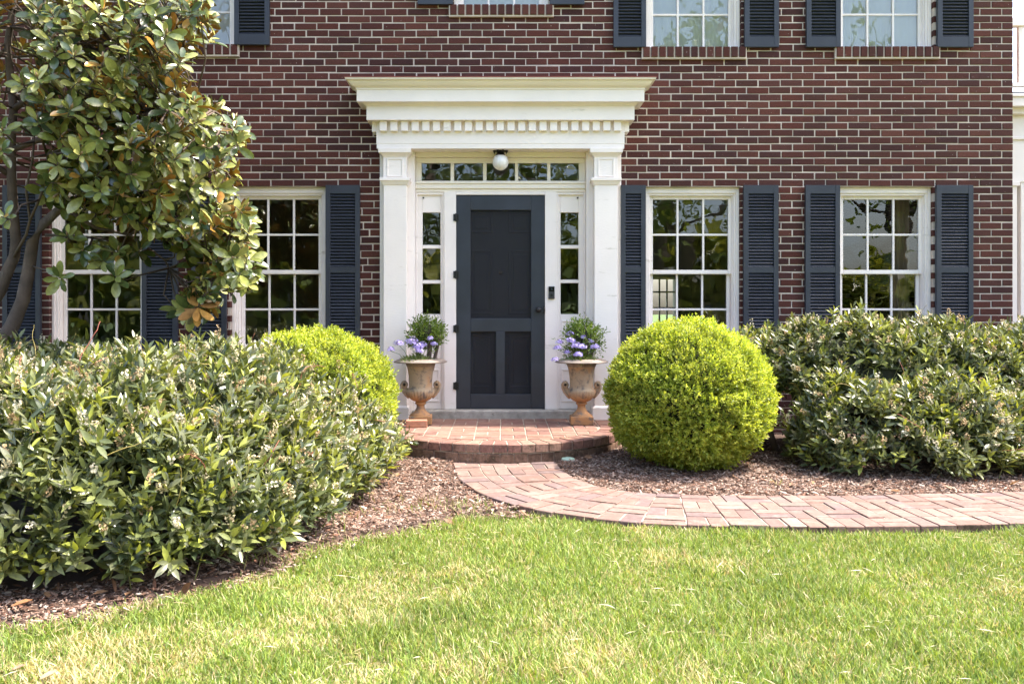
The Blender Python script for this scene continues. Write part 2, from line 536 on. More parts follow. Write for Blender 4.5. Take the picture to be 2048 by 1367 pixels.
# right-hand side wall bricks (end bricks turning the corner)
mb = MB(); tt = []
for r in range(row0, row0 + 82):
    z0 = z_head + r * CH
    if z0 + BH > WZ1: break
    y = 0.11 if r % 2 == 0 else 0.218
    while y < 4.9:
        mb.box(WX1 - 0.03, WX1, y, min(4.95, y + BLN), z0 + 0.005, z0 + 0.005 + BH); tt += [random.choice(BRICK_TINTS)] * 8
        y += BL
me = mb.mesh('side_brickwork', m_brick); set_tint(me, np.array(tt))
tag(link('side_brickwork', me, wall), kind='stuff')

# ---- house shell: floors, back wall, roof
mb = MB(); mb.box(WX0 + 0.02, WX1 - 0.02, 0.305, 4.75, 0.10, 0.20); mb.build('floor', m_roomfloor, house)
mb = MB(); mb.box(WX0 + 0.02, WX1 - 0.02, 0.305, 4.75, 2.80, 3.00); mb.build('ceiling', m_room, house)
mb = MB(); mb.box(WX0 + 0.02, WX1 - 0.02, 0.305, 4.75, 5.30, 5.38); mb.build('attic_floor', m_room, house)
BW = [(2.20, 2.66, 0.75, 1.72)]
mb = MB()
bx_ = sorted(set([WX0 + 0.02, WX1 - 0.02] + [v for o in BW for v in o[:2]])); bz_ = sorted(set([0.0, 5.3] + [v for o in BW for v in o[2:]]))
for i in range(len(bx_) - 1):
    for j in range(len(bz_) - 1):
        cx, cz = (bx_[i] + bx_[i + 1]) / 2, (bz_[j] + bz_[j + 1]) / 2
        if any(o[0] < cx < o[1] and o[2] < cz < o[3] for o in BW): continue
        mb.box(bx_[i], bx_[i + 1], 4.75, 4.95, bz_[j], bz_[j + 1])
mb.build('back_wall', m_room, house)
for o in BW:
    mb = MB()
    mb.box(o[0], o[1], 4.80, 4.84, o[2] - 0.05, o[2] + 0.05); mb.box(o[0], o[1], 4.80, 4.84, o[3] - 0.05, o[3] + 0.04)
    for k in range(1, 4): x = o[0] + (o[1] - o[0]) * k / 4; mb.box(x - 0.012, x + 0.012, 4.81, 4.835, o[2] + 0.05, o[3] - 0.05)
    for k in range(1, 4): z = o[2] + (o[3] - o[2]) * k / 4; mb.box(o[0], o[1], 4.808, 4.838, z - 0.012, z + 0.012)
    mb.build('back_window', m_white, house)
mb = MB()   # partition walls inside
mb.box(-1.35, -1.25, 0.31, 4.74, 0.21, 2.79); mb.box(1.15, 1.25, 0.31, 4.74, 0.21, 2.79)
mb.build('partition', m_room, house)
mb = MB()   # gabled roof with eaves
ey, ez, ry, rz = -0.36, 5.40, 2.4, 6.9
mb.add([(WX0 - 0.3, ey, ez), (WX1 + 0.12, ey, ez), (WX1 + 0.12, ry, rz), (WX0 - 0.3, ry, rz), (WX0 - 0.3, ey, ez + 0.12), (WX1 + 0.12, ey, ez + 0.12), (WX1 + 0.12, ry, rz + 0.12), (WX0 - 0.3, ry, rz + 0.12)],
       [(0, 3, 2, 1), (4, 5, 6, 7), (0, 1, 5, 4), (1, 2, 6, 5), (3, 0, 4, 7)])
mb.add([(WX0 - 0.3, 5.3, ez), (WX1 + 0.12, 5.3, ez), (WX1 + 0.12, ry, rz), (WX0 - 0.3, ry, rz), (WX0 - 0.3, 5.3, ez + 0.12), (WX1 + 0.12, 5.3, ez + 0.12), (WX1 + 0.12, ry, rz + 0.12), (WX0 - 0.3, ry, rz + 0.12)],
       [(0, 1, 2, 3), (7, 6, 5, 4), (1, 0, 4, 5), (2, 1, 5, 6), (0, 3, 7, 4)])
roof = mb.build('roof', m_slate, house)
mb = MB(); mb.box(WX0 - 0.3, WX1 + 0.12, ey - 0.02, ey - 0.002, ez - 0.02, ez + 0.12); mb.box(WX0 - 0.3, WX1 + 0.12, ey, 0.0, ez - 0.025, ez - 0.004)
mb.build('eave_board', m_white, roof)

# ---- windows
def pane_mesh(w, h):
    b = MB(); b.add([(-w / 2, 0, -h / 2), (w / 2, 0, -h / 2), (w / 2, 0, h / 2), (-w / 2, 0, h / 2)], [(0, 1, 2, 3)])
    return b.mesh('pane', m_glass)
def bar(name, x0, x1, y0, y1, z0, z1, parent, mat=None, bevel=0.003):
    b = MB(); b.box(x0, x1, y0, y1, z0, z1); return b.build(name, mat or m_white, parent, bevel=bevel)

def sash(wd, cx, x0, x1, z0, z1, y, rails, rows=2):
    """glass from x0..x1, z0..z1; rails = (stile, top, bottom)"""
    st, tp, bt = rails
    b = MB()
    b.box(x0 - st, x0, y, y + 0.035, z0 - bt, z1 + tp); b.box(x1, x1 + st, y, y + 0.035, z0 - bt, z1 + tp)
    b.box(x0, x1, y + 0.001, y + 0.034, z1, z1 + tp); b.box(x0, x1, y + 0.001, y + 0.034, z0 - bt, z0)
    b.build('sash', m_white, wd, bevel=0.004)
    m = 0.020
    pw = (x1 - x0 - 2 * m) / 3; ph = (z1 - z0 - (rows - 1) * m) / rows
    for k in (1, 2):
        xm = x0 + k * pw + (k - 0.5) * m
        bar('muntin', xm - m / 2, xm + m / 2, y + 0.004, y + 0.030, z0, z1, wd)
    for r in range(1, rows):
        zm = z0 + r * ph + (r - 0.5) * m
        bar('muntin', x0, x1, y + 0.006, y + 0.028, zm - m / 2, zm + m / 2, wd)
    pm = pane_mesh(pw + 0.004, ph + 0.004)
    for k in range(3):
        for r in range(rows):
            link('pane', pm, wd, (x0 + pw / 2 + k * (pw + m), y + 0.018, z0 + ph / 2 + r * (ph + m)),
                 (random.uniform(-0.012, 0.012), 0, random.uniform(-0.012, 0.012)))

SILL_TINTS = BRICK_TINTS[3:] 
def window(cx, zb, zt, label, upper=False):
    wd = empty('window', (0, 0, 0), house); wd['label'] = label
    a, b = cx - OW, cx + OW
    # casing: two stepped mouldings round the opening, then the blind stop
    f = MB()
    for (w, y0, y1) in ((0.030, 0.050, 0.120), (0.052, 0.066, 0.118)):
        o = 0.0 if w < 0.04 else 0.030
        f.box(a + o, a + w, y0, y1, zb, zt); f.box(b - w, b - o, y0, y1, zb, zt); f.box(a + w, b - w, y0 + 0.002, y1 - 0.001, zt - w - 0.028, zt - o)
    f.box(a + 0.052, a + 0.062, 0.085, 0.21, zb, zt - 0.08); f.box(b - 0.062, b - 0.052, 0.085, 0.21, zb, zt - 0.08)
    f.build('casing', m_white, wd, bevel=0.004)
    gx = 0.372
    if not upper:
        top_g, mid = zt - 0.113, zt - 0.808
        sash(wd, cx, cx - gx, cx + gx, mid, top_g, 0.108, (0.040, 0.036, 0.040))
        sash(wd, cx, cx - gx + 0.006, cx + gx - 0.006, zb + 0.085, mid - 0.042, 0.146, (0.034, 0.040, 0.075))
        bar('window_sill', a - 0.01, b + 0.01, -0.012, 0.20, zb - 0.055, zb + 0.006, wd)
    else:
        bar('window_sill', a, b, 0.03, 0.20, zb - 0.01, zb + 0.012, wd)
        z1 = zb + 0.03 + 0.665
        sash(wd, cx, cx - gx, cx + gx, zb + 0.035, z1, 0.128, (0.040, 0.034, 0.024))
        if zt - z1 > 0.35: sash(wd, cx, cx - gx, cx + gx, z1 + 0.05, zt - 0.10, 0.108, (0.040, 0.036, 0.04))
        else:
            bar('sash', cx - gx, cx + gx, 0.12, 0.16, z1 + 0.036, zt, wd)
    # rowlock brick sill
    zs_ = zb - (0.055 if not upper else 0.0)
    n = 13; w = (2 * OW + 0.08) / n
    bed = MB(); bed.box(a - 0.045, b + 0.045, -0.032, 0.045, zs_ - 0.118, zs_ - 0.008)
    sb = bed.build('brick_sill', m_mortar, wd)
    for k in range(n):
        me = brick_mesh(w - 0.016, 0.098, 0.075, BRICK_TINTS[(k * 5 + int(cx * 7)) % 8], k + 50, 'sill_brick')
        o = link('sill_brick', me, wd, (a - 0.04 + w * (k + 0.5), -0.046 + random.uniform(-0.003, 0.003), zs_ - 0.053))
        o.rotation_euler = (0.03, random.uniform(-0.012, 0.012), 0)
    return wd
window(LOW_C[0], 0.775, 2.405, 'white six over six window half hidden behind the magnolia')
window(LOW_C[1], 0.775, 2.405, 'white six over six window between the magnolia and the doorway')
window(LOW_C[2], 0.775, 2.405, 'white six over six window just right of the doorway, above the clipped ball')
window(LOW_C[3], 0.775, 2.405, 'white six over six window nearest the right corner, above the hedge')
window(UP[0][0], UP[0][1], UP[0][1] + 1.48, 'upstairs window partly covered by magnolia leaves', True)
window(UP[1][0], UP[1][1], 5.30, 'small upstairs window over the doorway', True)
window(UP[2][0], UP[2][1], UP[2][1] + 1.48, 'upstairs window right of the doorway with curtain', True)
window(UP[3][0], UP[3][1], UP[3][1] + 1.48, 'upstairs window nearest the right corner with curtain', True)

# ---- louvred shutters
LOUV = {}
def louver_mesh(w):
    k = round(w, 3)
    if k not in LOUV:
        b = MB(); h, t = 0.0185, 0.0035
        ca, sa = math.cos(0.80), math.sin(0.80)
        q = [(-h, -t), (h, -t), (h, t), (-h, t)]
        pts = [(y * ca - z * sa, y * sa + z * ca) for (y, z) in q]
        v = [(-w / 2, y, z) for y, z in pts] + [(w / 2, y, z) for y, z in pts]
        b.add(v, [(0, 1, 2, 3), (7, 6, 5, 4), (0, 4, 5, 1), (1, 5, 6, 2), (2, 6, 7, 3), (3, 7, 4, 0)])
        LOUV[k] = b.mesh('louver', m_navy)
    return LOUV[k]
def shutter(x0, x1, z0, z1, panels, single, label=None):
    s = empty('shutter', (0, 0, 0), house)
    if label: s['label'] = label
    yf, yb = -0.052, -0.014
    st = 0.046
    yaw = random.uniform(-0.012, 0.012)
    f = MB()
    f.box(x0, x0 + st, yf, yb, z0, z1); f.box(x1 - st, x1, yf, yb, z0, z1)
    bounds = [z0] + [v for p in panels for v in p] + [z1]
    for k in range(0, len(bounds), 2):
        f.box(x0 + st, x1 - st, yf + 0.002, yb - 0.001, bounds[k], bounds[k + 1])
    f.box(x0 + st, x1 - st, yb - 0.004, yb - 0.002, z0 + 0.01, z1 - 0.01)
    f.build('shutter_frame', m_navy, s, bevel=0.003)
    lm = louver_mesh(x1 - x0 - 2 * st + 0.004)
    jo = MB()
    for (a, b) in panels:
        n = int((b - a) / 0.0305); p = (b - a) / n
        for k in range(n):
            zc = a + p * (k + 0.5); rx = random.uniform(-0.07, 0.07)
            if single and zc < 4.24: link('louver', lm, s, ((x0 + x1) / 2, yf + 0.020, zc), (rx, 0, random.uniform(-0.004, 0.004)))
            else:
                jo.add([(v.co.x + (x0 + x1) / 2, v.co.y + yf + 0.020, v.co.z + zc) for v in lm.vertices], [tuple(p_.vertices) for p_ in lm.polygons])
    if jo.v: tag(jo.build('louvers', m_navy, s), kind='stuff')
    # iron pintles
    return s
LP = [(0.865, 1.562), (1.618, 2.330)]
ZL0, ZL1 = 0.775, 2.412
for (a, b, sg, lb) in ((-4.834, -4.468, False, 'navy shutter behind the magnolia trunk'), (-3.483, -3.137, False, None), (-3.000, -2.663, False, None), (-1.698, -1.366, True, 'navy shutter with scratched slats left of the doorway'),
                   (1.168, 1.410, True, 'narrow navy shutter tight against the right column'), (2.361, 2.698, True, None), (2.961, 3.296, True, None), (4.232, 4.588, True, 'navy shutter nearest the right corner')):
    shutter(a, b, ZL0, ZL1, LP, sg, lb)
for (a, b, z) in ((-2.585, -2.244, 3.775), (1.098, 1.413, 3.752), (2.371, 2.702, 3.752), (2.971, 3.302, 3.752), (4.244, 4.590, 3.752)):
    shutter(a, b, z, z + 1.48, [(z + 0.10, z + 0.70), (z + 0.76, z + 1.40)], z < 3.76 and a > 2.3)
for (a, b) in ((-0.805, -0.462), (0.478, 0.815)): shutter(a, b, 4.166, 5.28, [(4.266, 4.70), (4.76, 5.20)], False)
# ================================================================== DOORWAY
sur = empty('door_surround', (0, 0, 0), house)
sur['label'] = 'white painted classical doorway with dentilled entablature'
HX0, D0 = 1.1835, 0.170          # frieze half width and projection
def sweep(name, prof, mat, close_top=False):
    """U-shaped moulding: profile of (offset outwards, z) carried round left return, front, right return"""
    b = MB(); vs = []; n = len(prof)
    for (o, z) in prof:
        hx, d = HX0 + o, D0 + o
        vs += [(-hx, 0.0, z), (-hx, -d, z), (hx, -d, z), (hx, 0.0, z)]
    fs = []
    for i in range(n - 1):
        for k in range(3): fs.append((i * 4 + k, i * 4 + k + 1, (i + 1) * 4 + k + 1, (i + 1) * 4 + k))
    fs.append((0, 3, 2, 1)); t = (n - 1) * 4; fs.append((t, t + 1, t + 2, t + 3))
    b.add(vs, fs)
    return b.build(name, mat, sur)
sweep('frieze', [(0, 2.7445), (0, 2.790), (0.003, 2.792), (0.003, 2.905), (0.0, 2.908), (0.0, 2.999)], m_white)
sweep('bed_moulding', [(0.045, 2.999), (0.085, 3.0), (0.085, 3.128), (0.092, 3.131), (0.100, 3.140), (0.112, 3.148), (0.125, 3.1545)], m_white)
sweep('corona', [(0.12, 3.1548), (0.165, 3.155), (0.165, 3.262)], m_white)
sweep('crown_moulding', [(0.165, 3.2622), (0.172, 3.266), (0.172, 3.280), (0.180, 3.284), (0.190, 3.288), (0.205, 3.298), (0.220, 3.314), (0.230, 3.330), (0.243, 3.338), (0.252, 3.340), (0.258, 3.342), (0.260, 3.356)], m_cream)
b = MB(); b.box(-HX0 - 0.266, HX0 + 0.266, -D0 - 0.266, -0.0, 3.3565, 3.364); b.build('roof_flashing', m_roof, sur)
# dentils: 23 in front, 2 each side
for k in range(23):
    x = ux(766.5, -0.21) + (ux(1235.0, -0.21) - ux(766.5, -0.21)) * k / 22
    bar('dentil', x - 0.034, x + 0.034, -D0 - 0.048, -D0 - 0.001, 2.905 + random.uniform(-0.002, 0.002), 2.9985, sur)
for s_ in (-1, 1):
    for y in (-0.13, -0.03):
        a, c = sorted((s_ * (HX0 + 0.001), s_ * (HX0 + 0.048))); bar('dentil', a, c, y - 0.034, y + 0.034, 2.905, 2.9985, sur)

def pilaster(sg):
    """square engaged column; sg=-1 left, 1 right"""
    xo, xi = 1.122, 0.901
    p = empty('pilaster', (0, 0, 0), sur)
    X = lambda a, c: sorted((sg * a, sg * c))
    b = MB()
    l, r = X(xo, xi); b.box(l, r, -0.148, -0.02, 0.27, 2.40)
    b.build('shaft', m_white, p, bevel=0.004)
    b = MB(); l, r = X(1.174, 0.86); b.box(l, r, -0.030, 0.12, 0.15, 2.743)
    l, r = X(0.885, 0.835); b.box(l, r, -0.02, 0.119, 0.15, 2.742)
    b.build('backboard', m_white, p, bevel=0.003)
    b = MB(); l, r = X(xo + 0.022, xi - 0.022); b.box(l, r, -0.170, -0.01, 0.150, 0.265)
    b.add([(l, -0.170, 0.265), (r, -0.170, 0.265), (r, -0.01, 0.265), (l, -0.01, 0.265), (l + 0.02, -0.150, 0.285), (r - 0.02, -0.150, 0.285), (r - 0.02, -0.01, 0.285), (l + 0.02, -0.01, 0.285)], [(4, 5, 6, 7), (0, 1, 5, 4), (1, 2, 6, 5), (3, 0, 4, 7)])
    b.build('plinth', m_white, p, bevel=0.004)
    def ring(z, o): return (xo + o, xi - o, -0.148 - o, z)
    def stack(name, rs):
        b = MB(); vs = []
        for (a, c, y, z) in rs:
            l, r = X(a, c); vs += [(l, -0.012, z), (l, y, z), (r, y, z), (r, -0.012, z)]
        fs = []
        for i in range(len(rs) - 1):
            for k in range(3): fs.append((4 * i + k, 4 * i + k + 1, 4 * i + k + 5, 4 * i + k + 4))
        fs.append((3, 2, 1, 0)); t = 4 * (len(rs) - 1); fs.append((t, t + 1, t + 2, t + 3))
        b.add(vs, fs); b.build(name, m_white, p, bevel=0.002)
    stack('necking', [ring(2.395, 0.001), ring(2.402, 0.008), ring(2.414, 0.014), ring(2.430, 0.022), ring(2.436, 0.024), ring(2.438, 0.034), ring(2.466, 0.034)])
    stack('capital_block', [ring(2.4662, 0.002), ring(2.672, 0.002)])
    stack('capital', [ring(2.664, 0.004), ring(2.676, 0.010), ring(2.688, 0.022), ring(2.700, 0.034), ring(2.704, 0.044), ring(2.7440, 0.046)])
    # raised square panel on the block
    cx = sg * (xo + xi) / 2; f = MB(); w, h, t = 0.078, 0.088, 0.012; zc = 2.566
    f.box(cx - w, cx - w + t, -0.158, -0.149, zc - h, zc + h); f.box(cx + w - t, cx + w, -0.158, -0.149, zc - h, zc + h)
    f.box(cx - w + t, cx + w - t, -0.157, -0.149, zc + h - t, zc + h); f.box(cx - w + t, cx + w - t, -0.157, -0.149, zc - h, zc - h + t)
    f.build('panel_moulding', m_white, p, bevel=0.003)
# pilasters keep only three levels: house > door_surround > pieces
def flat_pilaster(sg):
    pilaster(sg)
for s_ in (-1, 1): flat_pilaster(s_)
for p in [o for o in sur.children if o.name.startswith('pilaster')]:
    for c in list(p.children):
        c.parent = sur; c.name = 'pilaster_' + c.name.split('.')[0]
    bpy.data.objects.remove(p)

# recess: soffit, transom, sidelights, posts
bar('recess_soffit', -0.884, 0.884, -0.1695, 0.20, 2.748, 2.78, sur, m_cream, 0)
bar('recess_fascia', -0.834, 0.834, 0.045, 0.11, 2.700, 2.7475, sur, m_cream)
YT = 0.085
tx0, tx1 = -0.834, 0.834
b = MB()
b.box(tx0, tx1, YT, 0.15, uz(326, YT), 2.699); b.box(tx0, tx1, YT, 0.15, 2.462, uz(361.5, YT))
b.box(tx0, ux(843, YT), YT + 0.001, 0.149, uz(361.5, YT), uz(326, YT)); b.box(ux(1158, YT), tx1, YT + 0.001, 0.149, uz(361.5, YT), uz(326, YT))
b.build('transom_frame', m_cream, sur, bevel=0.004)
pe = [(843, 901), (908, 966), (973, 1030), (1036.5, 1094.5), (1101, 1158)]
for k in range(4):
    bar('transom_muntin', ux(pe[k][1], YT), ux(pe[k + 1][0], YT), YT + 0.006, 0.145, uz(361.5, YT), uz(326, YT), sur, m_cream)
for (a, c) in pe:
    w = ux(c, YT) - ux(a, YT); h = uz(326, YT) - uz(361.5, YT)
    link('pane', pane_mesh(w + 0.006, h + 0.006), sur, ((ux(a, YT) + ux(c, YT)) / 2, YT + 0.025, (uz(326, YT) + uz(361.5, YT)) / 2), (random.uniform(-0.02, 0.02), 0, random.uniform(-0.01, 0.01)))
b = MB()   # moulded transom bar
for (z0, z1, y) in ((2.440, 2.4615, 0.040), (2.412, 2.440, 0.052), (2.392, 2.412, 0.046), (2.360, 2.392, 0.062)): b.box(tx0, tx1, y, 0.16, z0, z1)
b.build('transom_bar', m_cream, sur, bevel=0.003)
ZS = 0.228
for s_ in (-1, 1):
    a, c = sorted((s_ * 0.437, s_ * 0.553)); bar('door_post', a, c, 0.055, 0.20, ZS, 2.3595, sur)
    # sidelight: framed panel with three panes
    gx0, gx1 = (ux(845, 0.1), ux(881, 0.1)) if s_ < 0 else (ux(1121, 0.1), ux(1157, 0.1))
    a, c = sorted((s_ * 0.5535, s_ * 0.834))
    rows = [(425, 490), (497, 560), (567, 628)] if s_ < 0 else [(425, 490), (497, 559), (566, 628)]
    b = MB(); y0, y1 = 0.095, 0.145
    b.box(a, gx0, y0, y1, ZS, 2.359); b.box(gx1, c, y0, y1, ZS, 2.359)
    edges = [(2.359, uz(425, 0.1))] + [(uz(rows[k][1], 0.1), uz(rows[k + 1][0], 0.1)) for k in range(2)] + [(uz(628, 0.1), ZS)]
    for (zt, zb_) in edges: b.box(gx0, gx1, y0 + (0.001 if zt - zb_ > 0.1 else 0.004), y1 - 0.001, zb_, zt)
    b.build('sidelight_frame', m_white, sur, bevel=0.004)
    f = MB(); i0, i1 = a + 0.05, c - 0.05      # panel mouldings
    for (za, zb_) in ((0.30, 0.62), (0.70, 1.10)):
        f.box(i0, i1, 0.086, 0.096, zb_ - 0.014, zb_); f.box(i0, i1, 0.086, 0.096, za, za + 0.014)
        f.box(i0, i0 + 0.014, 0.087, 0.096, za + 0.014, zb_ - 0.014); f.box(i1 - 0.014, i1, 0.087, 0.096, za + 0.014, zb_ - 0.014)
    f.build('sidelight_panel', m_white, sur, bevel=0.004)
    f = MB(); f.box(a, a + 0.018, 0.07, 0.094, ZS, 2.359); f.box(c - 0.018, c, 0.07, 0.094, ZS, 2.359); f.box(a + 0.018, c - 0.018, 0.071, 0.094, 2.335, 2.359)
    f.build('sidelight_bead', m_white, sur, bevel=0.003)
    for (t_, u_) in rows:
        w = gx1 - gx0; h = uz(t_, 0.1) - uz(u_, 0.1)
        link('pane', pane_mesh(w + 0.006, h + 0.006), sur, ((gx0 + gx1) / 2, 0.118, (uz(t_, 0.1) + uz(u_, 0.1)) / 2), (random.uniform(-0.02, 0.02), 0, random.uniform(-0.02, 0.02)))
    # screw eye
    f = MB(); f.lathe([(0.008, 0), (0.008, 0.012), (0.0, 0.012)], 8); f.build('screw_eye', m_iron, sur, loc=(s_ * 0.76, 0.094, uz(396, 0.1)), rot=(PI / 2, 0, 0))
bar('door_head', -0.4365, 0.4365, 0.057, 0.20, 2.3325, 2.3592, sur)
b = MB(); b.box(-0.86, 0.86, -0.06, 0.20, 0.10, 0.2275); b.build('door_sill', m_conc, sur, bevel=0.012)

# ---- screen door
sd = empty('screen_door', (0, 0, 0), house); sd['label'] = 'charcoal blue screen door with three mesh panels'
YD = 0.070
dx0, dx1, dz0, dz1 = -0.436, 0.436, 0.232, 2.330
li, ri = ux(941, YD), ux(1062, YD)
def drail(name, x0, x1, z0, z1, dy=0.0): return bar(name, x0, x1, YD + dy, YD + 0.032, z0, z1, sd, m_door, 0.004)
drail('stile', dx0, li, dz0, dz1); drail('stile', ri, dx1, dz0, dz1)
drail('top_rail', li, ri, uz(420, YD), dz1, 0.0015); drail('mid_rail', li, ri, uz(663, YD), uz(636.5, YD), 0.0015); drail('bottom_rail', li, ri, dz0, uz(788, YD), 0.0015)
drail('centre_stile', ux(991.5, YD), ux(1010, YD), uz(788, YD), uz(663, YD), 0.003)
def screen(x0, x1, z0, z1, sag):
    n, m = 14, 18; b = MB(); vs = []
    for j in range(m + 1):
        for i in range(n + 1):
            u, v = i / n, j / m
            d = sag * math.sin(PI * u) * math.sin(PI * v) * (1 + 0.8 * math.sin(5 * u - 4 * v + x0 * 9))
            vs.append((x0 + (x1 - x0) * u, YD + 0.018 + d, z0 + (z1 - z0) * v))
    b.add(vs, [(j * (n + 1) + i, j * (n + 1) + i + 1, (j + 1) * (n + 1) + i + 1, (j + 1) * (n + 1) + i) for j in range(m) for i in range(n)])
    b.build('screen', m_screen, sd, smooth=True)
screen(li, ri, uz(636.5, YD), uz(420, YD), 0.003)
screen(li, ux(991.5, YD), uz(788, YD), uz(663, YD), 0.016); screen(ux(1010, YD), ri, uz(788, YD), uz(663, YD), 0.024)
for py in (435, 549, 657, 771):
    b = MB(); z = uz(py, 0.06); x = -0.437
    b.box(x - 0.026, x - 0.004, 0.044, 0.054, z - 0.034, z + 0.034); b.box(x + 0.004, x + 0.028, 0.058, 0.069, z - 0.034, z + 0.034)
    b.tube([(x, 0.050, z - 0.040), (x, 0.050, z + 0.040)], 0.009, 10)
    for dx in (-0.015, 0.016):
        for dz in (-0.02, 0.0, 0.02): b.tube([(x + dx, 0.050 if dx > 0 else 0.040, z + dz), (x + dx, 0.06, z + dz)], 0.004, 6)
    b.build('hinge', m_iron, sd, bevel=0.002)
kx, kz = ux(1077, 0.02), uz(619, 0.02)
b = MB(); b.lathe([(0, -0.0), (0.026, 0), (0.026, 0.006), (0.011, 0.010), (0.010, 0.026), (0.022, 0.034), (0.029, 0.046), (0.027, 0.058), (0.016, 0.066), (0, 0.068)], 20)
b.build('door_knob', m_iron, sd, smooth=True, loc=(kx, 0.0695, kz), rot=(PI / 2, 0, 0))
b = MB(); b.tube([(kx + 0.052, 0.055, kz - 0.03), (kx + 0.060, 0.040, kz - 0.012), (kx + 0.060, 0.040, kz + 0.012), (kx + 0.052, 0.055, kz + 0.03)], 0.006, 8)
b.build('latch', m_iron, sd, smooth=True)

# ---- six-panel inner door behind the screen
nd = empty('front_door', (0, 0, 0), house); nd['label'] = 'dark six-panel front door behind the mesh'
bar('door_leaf', -0.437, 0.437, 0.150, 0.195, 0.232, 2.331, nd, m_inner_door, 0)
for (px0, px1, py0, py1) in ((940, 985, 425, 466), (1017, 1064, 425, 466), (940, 985, 500, 628), (1017, 1064, 500, 628), (940, 985, 668, 775), (1017, 1064, 668, 775)):
    Y = 0.15; a, c, z0, z1 = ux(px0, Y), ux(px1, Y), uz(py1, Y), uz(py0, Y)
    f = MB(); t = 0.018
    f.box(a, a + t, 0.138, 0.1495, z0, z1); f.box(c - t, c, 0.138, 0.1495, z0, z1); f.box(a + t, c - t, 0.139, 0.1495, z0, z0 + t); f.box(a + t, c - t, 0.139, 0.1495, z1 - t, z1)
    f.box(a + 0.045, c - 0.045, 0.141, 0.1495, z0 + 0.045, z1 - 0.045)
    f.build('panel', m_inner_door, nd, bevel=0.005)
b = MB(); b.lathe([(0, 0), (0.02, 0), (0.022, 0.008), (0.014, 0.014), (0.016, 0.03), (0, 0.036)], 16)
b.build('knocker', paint('dull_brass', (0.06, 0.05, 0.035), 0.4), nd, smooth=True, loc=(ux(1002, 0.14), 0.1485, uz(545, 0.14)), rot=(PI / 2, 0, 0))

# ---- lamp over the door and bell beside it
m_globe = (lambda t: t.done(t.principled((0.78, 0.76, 0.74), 0.25, 0.5, normal=t.bump(t.noise(t.pos((40, 40, 1)), 2, 1), 0.3, 0.01))))(NT('frosted_glass'))
lamp = empty('porch_light', (0.0, -0.05, 2.747)); tag(lamp, 'frosted glass globe lamp on black iron fitting above the door', 'lamp')
b = MB(); b.lathe([(0, 0), (0.050, 0), (0.054, -0.006), (0.050, -0.016), (0.036, -0.022), (0.040, -0.032), (0.046, -0.044), (0.040, -0.050), (0, -0.050)], 8)
for k in range(8):
    a = k * PI / 4 + 0.39; b.tube([(0.046 * math.cos(a), 0.046 * math.sin(a), -0.004), (0.070 * math.cos(a), 0.070 * math.sin(a), -0.012), (0.062 * math.cos(a), 0.062 * math.sin(a), -0.026)], [0.010, 0.012, 0.006], 6)
b.build('lamp_fitting', m_iron, lamp)
b = MB(); pr = [(0.040, -0.046)]
for k in range(1, 12):
    a = 0.55 + (PI - 0.55) * k / 11; pr.append((0.077 * math.sin(a), -0.112 + 0.082 * math.cos(a)))
b.lathe(pr, 16, mod=lambda a, z: 1 + 0.012 * math.cos(16 * a)); b.build('glass_globe', m_globe, lamp)
bell = empty('doorbell', (ux(1103, 0.05), 0.0545, uz(585, 0.05))); tag(bell, 'small black video doorbell on the white post right of the door', 'doorbell')
b = MB(); b.box(-0.030, 0.030, -0.022, 0, -0.062, 0.062); b.build('bell_body', paint('grey_plastic', (0.05, 0.05, 0.055), 0.35), bell, bevel=0.005)
b = MB(); b.box(-0.025, 0.025, -0.024, -0.0215, 0.010, 0.056); b.build('camera_plate', paint('black_gloss', (0.008, 0.008, 0.010), 0.12, 0, 1, 0), bell, bevel=0.001)
b = MB(); b.lathe([(0.0, 0.004), (0.007, 0.003), (0.009, 0)], 12); b.build('lens', paint('lens', (0.03, 0.05, 0.06), 0.05, 0, 1, 0), bell, loc=(0, -0.024, 0.036), rot=(PI / 2, 0, 0))
b = MB(); b.lathe([(0.0, 0.004), (0.013, 0.004), (0.015, 0)], 16); b.build('button', m_iron, bell, loc=(0, -0.0219, -0.024), rot=(PI / 2, 0, 0))

# ================================================================== GROUND
PORCH_Z = 0.150
m_soil = paint('mulch_soil', (0.085, 0.052, 0.038), 0.95, 0.4, 9, 1.0, 60)
m_thatch = paint('lawn_thatch', (0.17, 0.15, 0.055), 0.95, 0.35, 6, 0.8, 90)
m_field = paint('far_grass', (0.10, 0.15, 0.035), 0.95, 0.35, 0.8, 0.5, 20)
b = MB(); b.add([(-250, -250, -0.12), (250, -250, -0.12), (250, 250, -0.12), (-250, 250, -0.12)], [(0, 1, 2, 3)])
tag(b.build('ground', m_field), 'wide grass ground around the house', 'ground', kind='structure')
LAWN = [(0.05, -3.28), (-0.20, -3.42), (-0.42, -3.62), (-0.79, -3.90), (-1.00, -4.16), (-1.17, -4.52), (-1.42, -4.82), (-1.71, -5.06), (-1.95, -5.2), (-3.0, -5.55), (-9, -6.2), (-9, -7.9), (9, -7.9), (9, -2.95)]
PATH_C = [(0.02, -1.30), (0.03, -1.62), (0.075, -2.05), (0.19, -2.50), (0.42, -2.88), (0.76, -3.12), (1.20, -3.23), (1.90, -3.255), (2.60, -3.22), (3.40, -3.14), (5.0, -2.96), (8.0, -2.6)]
